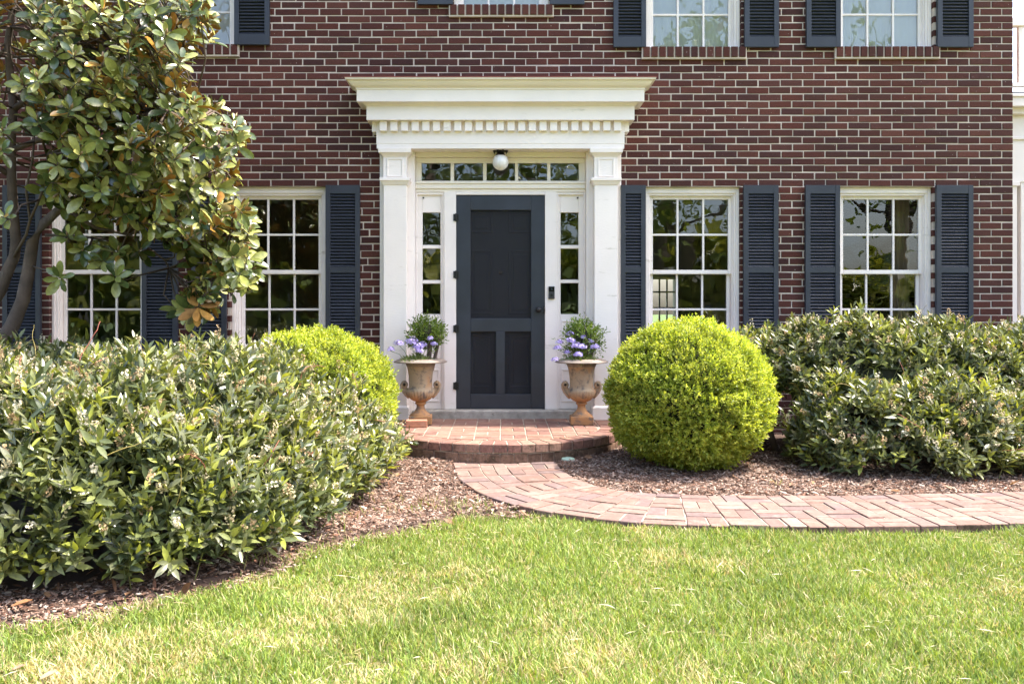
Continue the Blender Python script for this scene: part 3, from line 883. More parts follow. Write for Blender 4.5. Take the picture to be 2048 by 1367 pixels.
def catmull(pts, n=24):
    out = []
    P = [pts[0]] + list(pts) + [pts[-1]]
    for i in range(1, len(P) - 2):
        p0, p1, p2, p3 = [np.array(p, float) for p in P[i - 1:i + 3]]
        for k in range(n):
            t = k / n
            out.append(0.5 * ((2 * p1) + (-p0 + p2) * t + (2 * p0 - 5 * p1 + 4 * p2 - p3) * t * t + (-p0 + 3 * p1 - 3 * p2 + p3) * t ** 3))
    out.append(np.array(pts[-1], float))
    return np.array(out)
pc = catmull(PATH_C)
seg = np.hypot(*np.diff(pc, axis=0).T); arc = np.concatenate([[0], np.cumsum(seg)])
def pmap(s, t):
    """path coordinates: s along, t across (left of travel positive) to world xy"""
    x = np.interp(s, arc, pc[:, 0]); y = np.interp(s, arc, pc[:, 1])
    e = 0.06
    dx = np.interp(s + e, arc, pc[:, 0]) - np.interp(s - e, arc, pc[:, 0]); dy = np.interp(s + e, arc, pc[:, 1]) - np.interp(s - e, arc, pc[:, 1])
    L = math.hypot(dx, dy) + 1e-9
    return (x - dy / L * t, y + dx / L * t)
HWP = 0.405
path = None
b = MB(); ss = np.arange(0.02, arc[-1] - 0.05, 0.06)
vs = []
for s_ in ss:
    l = pmap(s_, HWP - 0.035); r = pmap(s_, -HWP + 0.035)
    vs += [(l[0], l[1], -0.007), (r[0], r[1], -0.007), (l[0], l[1], -0.10), (r[0], r[1], -0.10)]
fs = []
for i in range(len(ss) - 1):
    a = 4 * i; fs += [(a, a + 1, a + 5, a + 4), (a + 2, a, a + 4, a + 6), (a + 1, a + 3, a + 7, a + 5)]
b.add(vs, fs)
path = b.build('brick_path', m_joint); tag(path, 'curving basketweave brick path running off to the right', 'path', kind='structure')
PAVER_T = [(0.205, 0.132, 0.110), (0.190, 0.118, 0.096), (0.212, 0.144, 0.120), (0.182, 0.120, 0.104), (0.220, 0.155, 0.130), (0.196, 0.124, 0.102), (0.165, 0.115, 0.107)]
MOD = 2 * HWP / 4
i = 0; s_ = 0.22
while s_ + MOD < arc[-1] - 0.1:
    for j in range(4):
        t0 = -HWP + j * MOD
        along = (i + j) % 2 == 0
        if random.random() < 0.06: along = not along
        g = 0.0035
        for k in range(2):
            split = MOD / 2 + random.uniform(-0.004, 0.004)
            if along:   # bricks run along the path
                a0, a1 = s_ + g, s_ + MOD - g
                c0, c1 = (t0 + g, t0 + split - g) if k == 0 else (t0 + split + g, t0 + MOD - g)
            else:
                c0, c1 = t0 + g, t0 + MOD - g
                a0, a1 = (s_ + g, s_ + split - g) if k == 0 else (s_ + split + g, s_ + MOD - g)
            jr = lambda: random.uniform(-0.0025, 0.0025)
            ol = 0.006 * math.sin(i * 1.7) if j == 0 else 0
            poly = [pmap(a0 + jr(), c0 + jr() + ol), pmap(a1 + jr(), c0 + jr() + ol), pmap(a1 + jr(), c1 + jr()), pmap(a0 + jr(), c1 + jr())]
            z = random.uniform(-0.004, 0.003)
            q = MB(); q.prism(poly, -0.075, z, 0.004)
            t = np.array(random.choice(PAVER_T)) * random.uniform(0.9, 1.1)
            if poly[0][0] < 4.6:
                o = q.build('paver', [m_paver, m_step], path, tint=t)
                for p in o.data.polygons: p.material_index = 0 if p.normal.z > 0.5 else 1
    i += 1; s_ += MOD
path_outer = [pmap(s_, -HWP) for s_ in np.arange(0.3, arc[-1] - 0.05, 0.1)]
path_inner = [pmap(s_, HWP) for s_ in np.arange(0.3, arc[-1] - 0.05, 0.1)]

# ---- porch: half-round brick platform
PR, PCY = 1.10, -0.565
def circ(r, n=72): return [(r * math.cos(PI + PI * k / n), PCY + r * math.sin(PI + PI * k / n)) for k in range(n + 1)]
def outline(r): return [(-r, 0.02)] + circ(r) + [(r, 0.02)]
b = MB(); o = outline(PR - 0.012); n = len(o)
b.add([(p[0], p[1], -0.08) for p in o] + [(p[0], p[1], PORCH_Z - 0.006) for p in o], [tuple(range(n, 2 * n))] + [(i, (i + 1) % n, n + (i + 1) % n, n + i) for i in range(n)])
porch = b.build('brick_porch', m_joint); tag(porch, 'half-round brick entrance platform, one step high, before the door', 'porch', kind='structure')
def clip_poly(poly, r):
    """clip a convex polygon to y >= lower half disc of radius r (x within r above the centre line)"""
    def inside_planes():
        pl = [((-1, 0), r), ((1, 0), r)]
        for k in range(1, 36):
            a = PI + PI * k / 36; pl.append(((math.cos(a), math.sin(a)), r + math.sin(a) * PCY))
        return pl
    out = poly
    for (nx, ny), d in inside_planes():
        res = []
        for i in range(len(out)):
            p, q = out[i], out[(i + 1) % len(out)]
            dp, dq = p[0] * nx + p[1] * ny - d, q[0] * nx + q[1] * ny - d
            if dp <= 0: res.append(p)
            if dp * dq < 0:
                t = dp / (dp - dq); res.append((p[0] + (q[0] - p[0]) * t, p[1] + (q[1] - p[1]) * t))
        out = res
        if len(out) < 3: return None
    A = 0.5 * abs(sum(out[i][0] * out[(i + 1) % len(out)][1] - out[(i + 1) % len(out)][0] * out[i][1] for i in range(len(out))))
    return out if A > 0.0018 else None
PORCH_T = [(0.22, 0.122, 0.092), (0.195, 0.102, 0.08), (0.24, 0.145, 0.108), (0.185, 0.10, 0.08), (0.235, 0.138, 0.105)]
M2 = 0.2165
RI = PR - 0.205
for i in range(-6, 6):
    for j in range(9):
        x0 = i * M2 + M2 * 0.5 * 0; y1 = -0.065 - j * M2; y0 = y1 - M2
        for k in range(2):
            g = 0.005; w = M2 / 2
            if (i + j) % 2 == 0: r = (x0 + g, x0 + M2 - g, y0 + g + k * w, y0 + (k + 1) * w - g)
            else: r = (x0 + g + k * w, x0 + (k + 1) * w - g, y0 + g, y1 - g)
            jr = lambda: random.uniform(-0.002, 0.002)
            poly = clip_poly([(r[0] + jr(), r[2] + jr()), (r[1] + jr(), r[2] + jr()), (r[1] + jr(), r[3] + jr()), (r[0] + jr(), r[3] + jr())], RI - 0.004)
            if not poly: continue
            q = MB(); q.prism(poly, 0.09, PORCH_Z + random.uniform(-0.002, 0.002), 0.004)
            q.build('paver', m_paver, porch, tint=np.array(random.choice(PORCH_T)) * random.uniform(0.9, 1.15))
NR = 31
for k in range(NR):
    a0 = PI + PI * k / NR + 0.0045; a1 = PI + PI * (k + 1) / NR - 0.0045
    for course in (0, 1):
        ro = PR + random.uniform(-0.008, 0.006) - (0.004 if course else 0)
        if course: 
            a0b, a1b = a0 + 0.045, a1 + 0.050; z0, z1 = -0.06, 0.076 + random.uniform(-0.006, 0.004)
        else: a0b, a1b = a0, a1; z0, z1 = 0.083, PORCH_Z + random.uniform(-0.003, 0.003)
        ri = RI + 0.004 if not course else PR - 0.1
        pol = [(ro * math.cos(a0b), PCY + ro * math.sin(a0b)), (ro * math.cos((a0b + a1b) / 2) * 1.001, PCY + ro * math.sin((a0b + a1b) / 2) * 1.001), (ro * math.cos(a1b), PCY + ro * math.sin(a1b)), (ri * math.cos(a1b), PCY + ri * math.sin(a1b)), (ri * math.cos(a0b), PCY + ri * math.sin(a0b))]
        q = MB(); q.prism(pol, z0, z1, 0.008)
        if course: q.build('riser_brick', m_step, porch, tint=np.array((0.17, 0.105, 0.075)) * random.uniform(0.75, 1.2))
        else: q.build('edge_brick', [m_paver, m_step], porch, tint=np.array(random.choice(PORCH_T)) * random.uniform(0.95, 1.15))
for o in porch.children:
    if o.name.startswith('edge_brick'):
        me = o.data
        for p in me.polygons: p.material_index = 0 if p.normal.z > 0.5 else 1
for s_ in (-1, 1):
    for k in range(5):
        a, c = sorted((s_ * (PR - 0.0), s_ * (RI + 0.004))); y = PCY + 0.005 + k * 0.108
        q = MB(); q.prism([(a, y), (c, y), (c, y + 0.099), (a, y + 0.099)], 0.083, PORCH_Z, 0.006); q.build('edge_brick', m_paver, porch, tint=random.choice(PORCH_T))

# ---- planting bed, lawn sheets
def grid_sheet(name, x0, x1, y0, y1, step, zf, mat, keep=None):
    nx = int((x1 - x0) / step) + 1; ny = int((y1 - y0) / step) + 1
    gx, gy = np.meshgrid(np.linspace(x0, x1, nx), np.linspace(y0, y1, ny))
    z = zf(gx, gy)
    V = np.stack([gx, gy, z], -1).reshape(-1, 3)
    i, j = np.meshgrid(np.arange(nx - 1), np.arange(ny - 1)); a = (j * nx + i).ravel()
    F = np.stack([a, a + 1, a + 1 + nx, a + nx], 1)
    if keep is not None:
        cx = V[F].mean(1); F = F[keep(cx[:, 0], cx[:, 1])]
    return link(name, fast_mesh(name, V, F, mat))
PATHPOLY = [tuple(p) for p in path_outer] + [tuple(p) for p in path_inner[::-1]]
def bed_z(x, y):
    z = -0.022 + 0.022 * (vnoise(x, y, 2.2, 1) - 0.5) + 0.012 * (vnoise(x, y, 9, 2) - 0.5)
    z = z + 0.04 * np.clip((y + 2.6) / 1.5, 0, 1)
    d = poly_sdf(x, y, PATHPOLY)
    z = np.where(d > -0.12, np.minimum(z, -0.012 + 0.02 * np.clip(-d / 0.12, 0, 1)), z)
    z = np.where(d > 0.01, -0.06, z)
    sl = poly_sdf(x, y, LAWN)
    z = np.where(sl > -0.1, np.minimum(z, -0.040), z)
    return np.where(sl > 0.06, -0.11, z)
bed = grid_sheet('planting_bed', -9, 9, -6.2, 0.0, 0.06, bed_z, m_soil, lambda x, y: poly_sdf(x, y, LAWN) < 0.4)
tag(bed, 'brown soil of the planting beds before the house', 'bed', kind='structure')
def lawn_z(x, y): return -0.050 + 0.014 * np.clip(1 + poly_sdf(x, y, PATHPOLY) / 0.25, 0, 1) + 0.03 * (vnoise(x, y, 1.1, 3) - 0.5) + 0.012 * (vnoise(x, y, 5, 6) - 0.5)
lawn = grid_sheet('lawn', -9, 9, -7.9, -2.9, 0.08, lawn_z, m_thatch, lambda x, y: (poly_sdf(x, y, LAWN) > -0.10) & (poly_sdf(x, y, PATHPOLY) < 0.02))
tag(lawn, 'sunlit front lawn with dry patches', 'lawn', kind='structure')

# ================================================================== URNS
def urn_rust(t, p):
    # rust runs from the underside of the fluted bowl and in blotches
    sx = t.n('ShaderNodeSeparateXYZ'); t.l(p, sx.inputs[0])
    z = t.n('ShaderNodeMapRange'); z.inputs[1].default_value = PORCH_Z + 0.31; z.inputs[2].default_value = PORCH_Z + 0.21; t.l(sx.outputs[2], z.inputs[0])
    nz = t.n('ShaderNodeMapRange'); nz.inputs[1].default_value = 0.50; nz.inputs[2].default_value = 0.70; t.l(t.noise(p, 6.5, 5), nz.inputs[0])
    m = t.n('ShaderNodeMath', operation='MAXIMUM'); t.l(z.outputs[0], m.inputs[0]); t.l(nz.outputs[0], m.inputs[1])
    k = t.n('ShaderNodeMath', operation='MULTIPLY'); k.inputs[1].default_value = 0.8; t.l(m.outputs[0], k.inputs[0])
    return k.outputs[0]
m_urn = (lambda t: (lambda p: t.done(t.principled(
    t.mix(t.ramp(t.noise(p, 14, 6, 0.7), [(0.50, (0, 0, 0)), (0.66, (1, 1, 1))]),
          t.mix(urn_rust(t, p), (0.36, 0.275, 0.185), (0.42, 0.20, 0.075)), (0.14, 0.12, 0.105)),
    0.8, 0.25, normal=t.bump(t.noise(p, 60, 5, 0.7), 0.5, 0.005))))(t.pos()))(NT('rusted_cast_iron'))
m_rim = paint('weathered_rim', (0.24, 0.195, 0.16), 0.8, 0.35, 20, 0.4, 90)
def urn(x, y, label, tilt=0.0):
    u = empty('urn', (x, y, PORCH_Z + 0.001)); tag(u, label, 'urn', 'cast iron urns either side of the door')
    b = MB(); b.box(-0.105, 0.105, -0.105, 0.105, 0, 0.075); b.build('square_base', m_urn, u, bevel=0.006)
    b = MB(); b.lathe([(0.094, 0.076), (0.090, 0.088), (0.074, 0.098), (0.056, 0.114), (0.043, 0.135), (0.037, 0.155), (0.038, 0.176), (0.050, 0.182), (0.052, 0.191), (0.049, 0.199), (0.040, 0.204)], 28)
    b.build('pedestal', m_urn, u, smooth=True)
    b = MB()
    def flute(a, z): return 1 + 0.035 * max(0, min(1, (z - 0.205) / 0.03)) * max(0, min(1, (0.318 - z) / 0.015)) * (abs(math.cos(13 * a)) * 2 - 1)
    b.lathe([(0.040, 0.202), (0.060, 0.208), (0.085, 0.222), (0.108, 0.245), (0.122, 0.272), (0.127, 0.298), (0.126, 0.312), (0.119, 0.322), (0.112, 0.330), (0.108, 0.345), (0.107, 0.39), (0.111, 0.44), (0.118, 0.49), (0.129, 0.535), (0.142, 0.562), (0.160, 0.575)], 104, mod=flute)
    b.build('bowl', m_urn, u, smooth=True)
    b = MB(); b.lathe([(0.158, 0.573), (0.200, 0.571), (0.238, 0.566), (0.247, 0.570), (0.245, 0.577), (0.225, 0.588), (0.195, 0.598), (0.168, 0.602), (0.152, 0.596), (0.146, 0.575), (0.130, 0.53)], 48)
    b.build('rim', m_rim, u, smooth=True)
    b = MB(); b.lathe([(0.0, 0.562), (0.08, 0.565), (0.147, 0.556)], 24); b.build('soil', m_soil, u)
    for s_ in (-1, 1):
        h = MB(); pts = [(0.108, 0.238), (0.135, 0.262), (0.160, 0.295), (0.175, 0.330), (0.178, 0.362), (0.166, 0.386), (0.146, 0.390), (0.131, 0.376), (0.130, 0.356), (0.143, 0.344), (0.156, 0.350), (0.158, 0.363), (0.149, 0.369)]
        pp = [(s_ * p[0], 0, p[1]) for p in pts]
        h.tube([(p[0], -0.012, p[2]) for p in pp], [0.011] * 5 + [0.010, 0.009, 0.009, 0.008, 0.008, 0.007, 0.007, 0.006], 8)
        h.tube([(p[0], 0.012, p[2]) for p in pp], [0.011] * 5 + [0.010, 0.009, 0.009, 0.008, 0.008, 0.007, 0.007, 0.006], 8)
        web = [(0.105, 0.25), (0.135, 0.272), (0.158, 0.305), (0.168, 0.34), (0.166, 0.37), (0.15, 0.38), (0.135, 0.366), (0.128, 0.34), (0.11, 0.318)]
        vs = [(s_ * p[0], yy, p[1]) for yy in (-0.009, 0.009) for p in web]; m = len(web)
        h.add(vs, [tuple(range(m)), tuple(range(2 * m - 1, m - 1, -1))] + [(i, (i + 1) % m, m + (i + 1) % m, m + i) for i in range(m)])
        cd = []
        for yy, rr_ in ((-0.019, 0.012), (-0.016, 0.026), (-0.010, 0.033), (0.010, 0.033), (0.016, 0.026), (0.019, 0.012)):
            cd += [(s_ * (0.149 + rr_ * math.cos(a * PI / 8)), yy, 0.360 + rr_ * math.sin(a * PI / 8)) for a in range(16)]
        h.add(cd, [(r * 16 + k, r * 16 + (k + 1) % 16, (r + 1) * 16 + (k + 1) % 16, (r + 1) * 16 + k) for r in range(5) for k in range(16)] + [tuple(range(16)), tuple(range(95, 79, -1))])
        h.build('handle', m_urn, u, smooth=True)
    u.rotation_euler = (0, 0, tilt)
    return u
urn(-0.740, -0.430, 'rusty fluted cast iron urn left of the door, beside the loose brick', 0.05)
urn(0.748, -0.450, 'rusty fluted cast iron urn right of the door, near the clipped ball', -0.03)
b = MB(); b.box(-0.095, 0.095, -0.05, 0.05, 0, 0.062); o = b.build('loose_brick', m_paver, bevel=0.006, tint=(0.40, 0.19, 0.12)); o.location = (-0.755, -0.66, PORCH_Z + 0.002); o.rotation_euler = (0, 0, 0.10)
tag(o, 'loose terracotta brick lying against the foot of the left urn', 'brick')
# ================================================================== VEGETATION
def unit(v): return v / (np.linalg.norm(v, axis=1, keepdims=True) + 1e-9)
def rdirs(n): return unit(rng.normal(size=(n, 3)))
def perp_rot(d, ang):
    """unit vectors perpendicular to d at azimuth ang"""
    a = np.cross(d, np.array([0.13, 0.31, 0.94])); a = unit(a); b = np.cross(d, a)
    return a * np.cos(ang)[:, None] + b * np.sin(ang)[:, None]

m_laurel = leafmat('laurel_leaf', 0.30, 0.6, 0.25, (1.4, 1.35, 0.45))
m_laurel_r = m_laurel
m_box = leafmat('boxwood_leaf', 0.45, 0.4, 0.45, (1.25, 1.2, 0.4), 0.12)
m_grass = leafmat('grass_blade', 0.5, 0.3, 0.35, (1.2, 1.2, 0.6), 0.1, 20)
m_mag_top = leafmat('magnolia_leaf_top', 0.24, 0.75, 0.12, (1.5, 1.4, 0.3), 0.2)
m_mag_bot = leafmat('magnolia_leaf_underside', 0.7, 0.2, 0.10, (1.6, 1.0, 0.3), 0.25)
m_flower = leafmat('blossom', 0.7, 0.2, 0.3, (1, 1, 1), 0.12)
m_chip = tinted('bark_chip', 0.9, 0.25, 60, 0.4, 120, 0.2)
m_bark = paint('magnolia_bark', (0.105, 0.075, 0.056), 0.85, 0.4, 9, 0.8, 60, (1, 1, 0.5), dirt=((0.20, 0.16, 0.13), 0.60, 9))
m_twig = paint('green_twig', (0.16, 0.15, 0.06), 0.7, 0.3, 20, 0.2)
m_core = paint('shrub_inner_shade', (0.030, 0.032, 0.014), 0.9, 0.5, 14, 1.0, 40)  # dark colour stands in for the shade inside the shrubs
m_vine = tinted('vine_stem', 0.6, 0.2, 40, 0.2, 60)

# ---- laurel hedges -------------------------------------------------
LAUREL = np.array([(0.130, 0.152, 0.060), (0.082, 0.104, 0.042), (0.190, 0.212, 0.076), (0.058, 0.078, 0.036), (0.300, 0.325, 0.065), (0.150, 0.160, 0.088)])
lf_v, lf_f, _ = leaf_template(0.31, 0.14, 0.10, ((0.30, 0.86), (0.64, 0.88)))
lf_meshes = [fast_mesh('leaf', lf_v, lf_f, m_laurel, np.tile(c, (len(lf_v), 1))) for c in LAUREL]

def grad(fn, x, y, e=0.02):
    return (fn(x + e, y) - fn(x - e, y)) / (2 * e), (fn(x, y + e) - fn(x, y - e)) / (2 * e)

def make_hedge(name, label, field, bounds, zlow, n_vol, shell, seed_keep, flower_n, vine_n, core_scale=0.80, leaf_len=(0.075, 0.115), n_single=280, wall_y=-0.15):
    """field(x,y)->top height (<=0 outside). Leafy shoots fill a shell under the surface."""
    hd = empty(name, ((bounds[0] + bounds[1]) / 2, (bounds[2] + bounds[3]) / 2, 0.0))
    off = np.array(hd.location)
    tag(hd, label, 'hedge')
    x = rng.uniform(bounds[0], bounds[1], n_vol); y = rng.uniform(bounds[2], bounds[3], n_vol); z = rng.uniform(0.02, bounds[4], n_vol)
    h = field(x, y); gx, gy = grad(field, x, y)
    nz = 1 / np.sqrt(1 + gx ** 2 + gy ** 2)
    dist = (h - z) * nz                                  # depth below the surface
    ok = (dist > 0) & (dist < shell) & (z > zlow(x, y)) & (h > 0.03)
    clump = vnoise(x * 1.0 + z * 0.7, y * 1.0 - z * 0.9, 8.5, 70) * 0.6 + vnoise(x + z * 1.3, y + z * 0.4, 4.0, 71) * 0.4
    ok &= rng.random(n_vol) < np.clip(1.15 - dist / shell, 0.25, 1) * np.clip((clump - 0.30) * 5.0 + np.clip((dist - 0.08) * 6, 0, 1), 0.10, 1)
    x, y, z, gx, gy, nz, dist = [a[ok] for a in (x, y, z, gx, gy, nz, dist)]
    P = np.stack([x, y, z], 1); N = unit(np.stack([-gx, -gy, np.ones_like(gx)], 1))
    n = len(P)
    ax = unit(N * 0.75 + np.array([0, 0, 0.75]) + rng.normal(size=(n, 3)) * 0.42)
    wild = (dist < 0.05) & (rng.random(n) < 0.30)
    P = P + np.where(wild[:, None], ax * rng.uniform(0.02, 0.11, (n, 1)), 0)
    # each shoot: 7 leaves spiralling round its axis
    LPn = 7
    base, dirs, nor, scl, tin, dd = [], [], [], [], [], []
    shoot_len = rng.uniform(0.05, 0.10, n)
    tone = rng.integers(0, 6, n)
    ang0 = rng.uniform(0, 2 * PI, n)
    for k in range(LPn):
        f = k / (LPn - 1)
        ang = ang0 + k * 2.4 + rng.normal(size=n) * 0.25
        rad = perp_rot(ax, ang)
        spread = 1.15 - 0.75 * f + rng.normal(size=n) * 0.12
        d = unit(ax * np.cos(spread)[:, None] + rad * np.sin(spread)[:, None] + np.array([0, 0, -0.06]))
        base.append(P + ax * (shoot_len * (f - 0.3))[:, None]); dirs.append(d)
        nn = ax * np.sin(spread)[:, None] - rad * np.cos(spread)[:, None]
        nor.append(nn + rng.normal(size=(n, 3)) * 0.22)
        scl.append(rng.uniform(leaf_len[0], leaf_len[1], n) * (1.0 - 0.25 * f))
        tt = np.where(rng.random(n) < 0.75, tone, rng.integers(0, 6, n)); tin.append(tt); dd.append(dist)
    base = np.vstack(base); dirs = np.vstack(dirs); nor = np.vstack(nor); scl = np.concatenate(scl); tin = np.concatenate(tin); dd = np.concatenate(dd)
    R = frames(dirs, nor)
    tip = base + dirs * scl[:, None]
    keep = (tip[:, 2] > 0.015) & (tip[:, 1] < wall_y)
    base, R, scl, tin, dd, dirs = [a[keep] for a in (base, R, scl, tin, dd, dirs)]
    # the leaves that show largest become parts of their own
    px, py, Z = project(base)
    vis = (px > 5) & (px < 2043) & (py > 300) & (py < 1362) & (dd < 0.035)
    face = np.abs((R[:, :, 2] * unit(np.array([0, -CAM_D, CAM_H]) - base)).sum(1))
    score = np.where(vis, scl / Z * (0.35 + face), 0) * seed_keep(base)
    big = np.argsort(-score)[:n_single]
    m = np.zeros(len(base), bool); m[big] = True
    for i in big:
        o = link('leaf', lf_meshes[tin[i]], hd)
        M = Matrix([[*R[i][0], 0], [*R[i][1], 0], [*R[i][2], 0], [0, 0, 0, 1]])
        o.matrix_local = Matrix.Translation(base[i] - off) @ M @ Matrix.Scale(scl[i], 4)
    q = ~m
    cols = LAUREL[tin[q]] * rng.uniform(0.85, 1.15, (q.sum(), 1))
    V, F, T, _ = cloud(lf_v, lf_f, base[q], R[q], scl[q], cols)
    o = link('foliage', fast_mesh('foliage', V - off, F, m_laurel, T), hd); tag(o, kind='stuff')
    # stems of the outer shoots
    sh = np.where(dist < 0.06)[0][:1500]
    tv = np.array([(-0.5, 0, -0.3), (0.5, 0, -0.3), (0, 0, 0.6), (-0.4, 1, -0.3), (0.4, 1, -0.3), (0, 1, 0.5)]); tf = np.array([(0, 1, 4), (0, 4, 3), (1, 2, 5), (1, 5, 4), (2, 0, 3), (2, 3, 5)])
    Rs = frames(ax[sh], rdirs(len(sh)))
    V, F, T, _ = cloud(tv, tf, P[sh] - ax[sh] * 0.12, Rs, np.stack([np.full(len(sh), 0.006), np.full(len(sh), 0.2), np.full(len(sh), 0.006)], 1), np.tile((0.20, 0.20, 0.07), (len(sh), 1)))
    tag(link('shoots', fast_mesh('shoots', V - off, F, m_vine, T), hd), kind='stuff')
    # added core: shade of the depths put into its colour, blocks the view through
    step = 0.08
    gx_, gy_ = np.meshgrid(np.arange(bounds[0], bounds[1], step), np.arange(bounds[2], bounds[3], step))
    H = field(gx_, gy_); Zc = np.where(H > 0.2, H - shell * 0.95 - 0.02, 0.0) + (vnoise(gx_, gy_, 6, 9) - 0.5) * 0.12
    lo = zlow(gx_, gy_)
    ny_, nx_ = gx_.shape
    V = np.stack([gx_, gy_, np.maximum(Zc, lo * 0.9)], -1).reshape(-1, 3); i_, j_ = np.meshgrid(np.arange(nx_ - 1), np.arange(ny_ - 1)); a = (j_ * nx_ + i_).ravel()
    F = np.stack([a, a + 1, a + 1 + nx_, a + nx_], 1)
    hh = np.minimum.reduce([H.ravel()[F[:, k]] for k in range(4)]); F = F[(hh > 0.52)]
    link('shade_core', fast_mesh('shade_core', V - off, F, m_core), hd)
    # cream blossom spikes
    sel = np.where((dist < 0.05) & (N[:, 2] > 0.25))[0]; sel = rng.choice(sel, min(flower_n, len(sel)), replace=False)
    fb, fd, fs, fc = [], [], [], []
    for i in sel:
        a = unit((ax[i] + rng.normal(size=3) * 0.25)[None])[0]; L = rng.uniform(0.04, 0.085)
        m_ = rng.integers(18, 34); t = rng.random(m_)
        th = rng.uniform(0, 2 * PI, m_); rr = perp_rot(np.tile(a, (m_, 1)), th)
        fb.append(P[i] + a * 0.05 + a[None] * (t * L)[:, None] + rr * 0.007); fd.append(unit(rr + a * 0.3)); fs.append(rng.uniform(0.008, 0.015, m_))
        c = np.array([(0.56, 0.48, 0.30), (0.62, 0.57, 0.43), (0.46, 0.33, 0.19)][rng.integers(0, 3)]); fc.append(c * rng.uniform(0.8, 1.15, (m_, 1)))
    fb, fd, fs, fc = np.vstack(fb), np.vstack(fd), np.concatenate(fs), np.vstack(fc)
    pv = np.array([(-0.5, 0, 0.1), (0, 0.25, 0), (0.5, 0, 0.1), (0, 1, 0.25), (-0.55, 0.6, 0.3), (0.55, 0.6, 0.3)]); pf = np.array([(0, 1, 4), (1, 3, 4), (1, 2, 5), (1, 5, 3)])
    V, F, T, _ = cloud(pv, pf, fb, frames(fd, rdirs(len(fd))), fs, fc)
    tag(link('blossom_spikes', fast_mesh('blossom_spikes', V - off, F, m_flower, T, smooth=False), hd), kind='stuff')
    # loose vine tendrils
    vb = MB(); vt = []
    sel = np.where((dist < 0.03))[0]
    pxs, pys, _ = project(P[sel]); sel = sel[(pxs > 0) & (pxs < 2048)]
    for i in rng.choice(sel, min(vine_n, len(sel)), replace=False):
        p = Vector(P[i]) + Vector(N[i]) * 0.02; d = Vector(ax[i]); pts = [p.copy()]
        n_ = rng.integers(6, 13); curl = Vector(rng.normal(size=3)) * 0.55
        for k in range(n_):
            d = (d + curl * 0.45 + Vector(rng.normal(size=3)) * 0.18).normalized(); p = p + d * 0.024; pts.append(p.copy())
        c0 = len(vb.v); vb.tube(pts, np.linspace(0.0026, 0.0012, len(pts)), 5)
        vt += [[(0.30, 0.10, 0.07), (0.38, 0.30, 0.10), (0.34, 0.24, 0.09)][rng.integers(0, 3)]] * (len(vb.v) - c0)
    if vb.v:
        vb.v = [tuple(np.array(v) - off) for v in vb.v]
        me = vb.mesh('vine_tendrils', m_vine, True); set_tint(me, np.array(vt)); tag(link('vine_tendrils', me, hd), kind='stuff')
    return hd

HL = [(-0.80, -1.35), (-0.72, -1.9), (-0.74, -2.5), (-0.80, -3.1), (-0.88, -3.8), (-1.02, -4.32), (-1.38, -4.68), (-2.0, -4.90), (-3.2, -5.05), (-5.2, -5.05), (-5.2, -1.2), (-1.5, -1.0)]
def field_left(x, y):
    d = poly_sdf(x, y, HL)
    w = 1.0
    u = 1 - np.clip(d / w, 0, 1)
    e = np.clip((-0.62 - x) / 1.0, 0, 1); e = e * e * (3 - 2 * e)
    h = 0.815 * (1 - u ** 3.0) ** (1 / 2.3) * (0.42 + 0.58 * e)
    lump = 0.18 * (vnoise(x, y, 1.7, 12) - 0.5) + 0.20 * (vnoise(x, y, 4.2, 13) - 0.5)
    return np.where(d > 0, h + lump * np.clip(d / 0.3, 0, 1) - 0.02, -0.05)
make_hedge('laurel_hedge', 'big spreading laurel hedge with cream blossom under the magnolia', field_left, (-4.4, -0.65, -5.1, -0.95, 1.15),
           lambda x, y: 0.03 + 0.10 * vnoise(x, y, 3, 20), 185000, 0.19, lambda b: np.ones(len(b)), 1500, 90, leaf_len=(0.060, 0.112))

HR1 = [(1.90, -0.75), (1.95, -1.30), (2.30, -1.60), (3.2, -1.72), (6.6, -1.72), (6.6, -0.45), (2.3, -0.45)]
HR2 = [(2.20, -1.70), (2.32, -2.05), (2.62, -2.30), (3.05, -2.42), (3.50, -2.36), (3.78, -2.16), (4.1, -2.30), (4.6, -2.38), (6.6, -2.38), (6.6, -1.5), (2.4, -1.5)]
def field_right(x, y):
    d1 = poly_sdf(x, y, HR1); u1 = 1 - np.clip(d1 / 0.50, 0, 1)
    lump = 0.24 * (vnoise(x, y, 1.6, 14) - 0.5) + 0.26 * (vnoise(x, y, 4.0, 15) - 0.5)
    h1 = np.where(d1 > 0, 0.985 * (1 - u1 ** 3.0) ** 0.5 + lump, -0.05)
    d2 = poly_sdf(x, y, HR2); u2 = 1 - np.clip(d2 / 0.55, 0, 1)
    h2 = np.where(d2 > 0, (0.60 + 0.42 * (vnoise(x, y, 1.5, 16) - 0.5)) * (1 - u2 ** 2.4) ** 0.5 + lump, -0.05)
    return np.maximum(h1, h2)
def zlow_right(x, y):
    d2 = poly_sdf(x, y, HR2)
    return np.where(d2 > 0, 0.03 + 0.08 * vnoise(x, y, 3, 21), 0.34 + 0.25 * vnoise(x, y, 2, 22))
hr = make_hedge('laurel_hedge', 'laurel hedge with cream blossom below the right-hand windows, along the path', field_right, (1.85, 6.6, -2.5, -0.4, 1.35),
                zlow_right, 150000, 0.17, lambda b: np.ones(len(b)), 1200, 34, leaf_len=(0.060, 0.110))
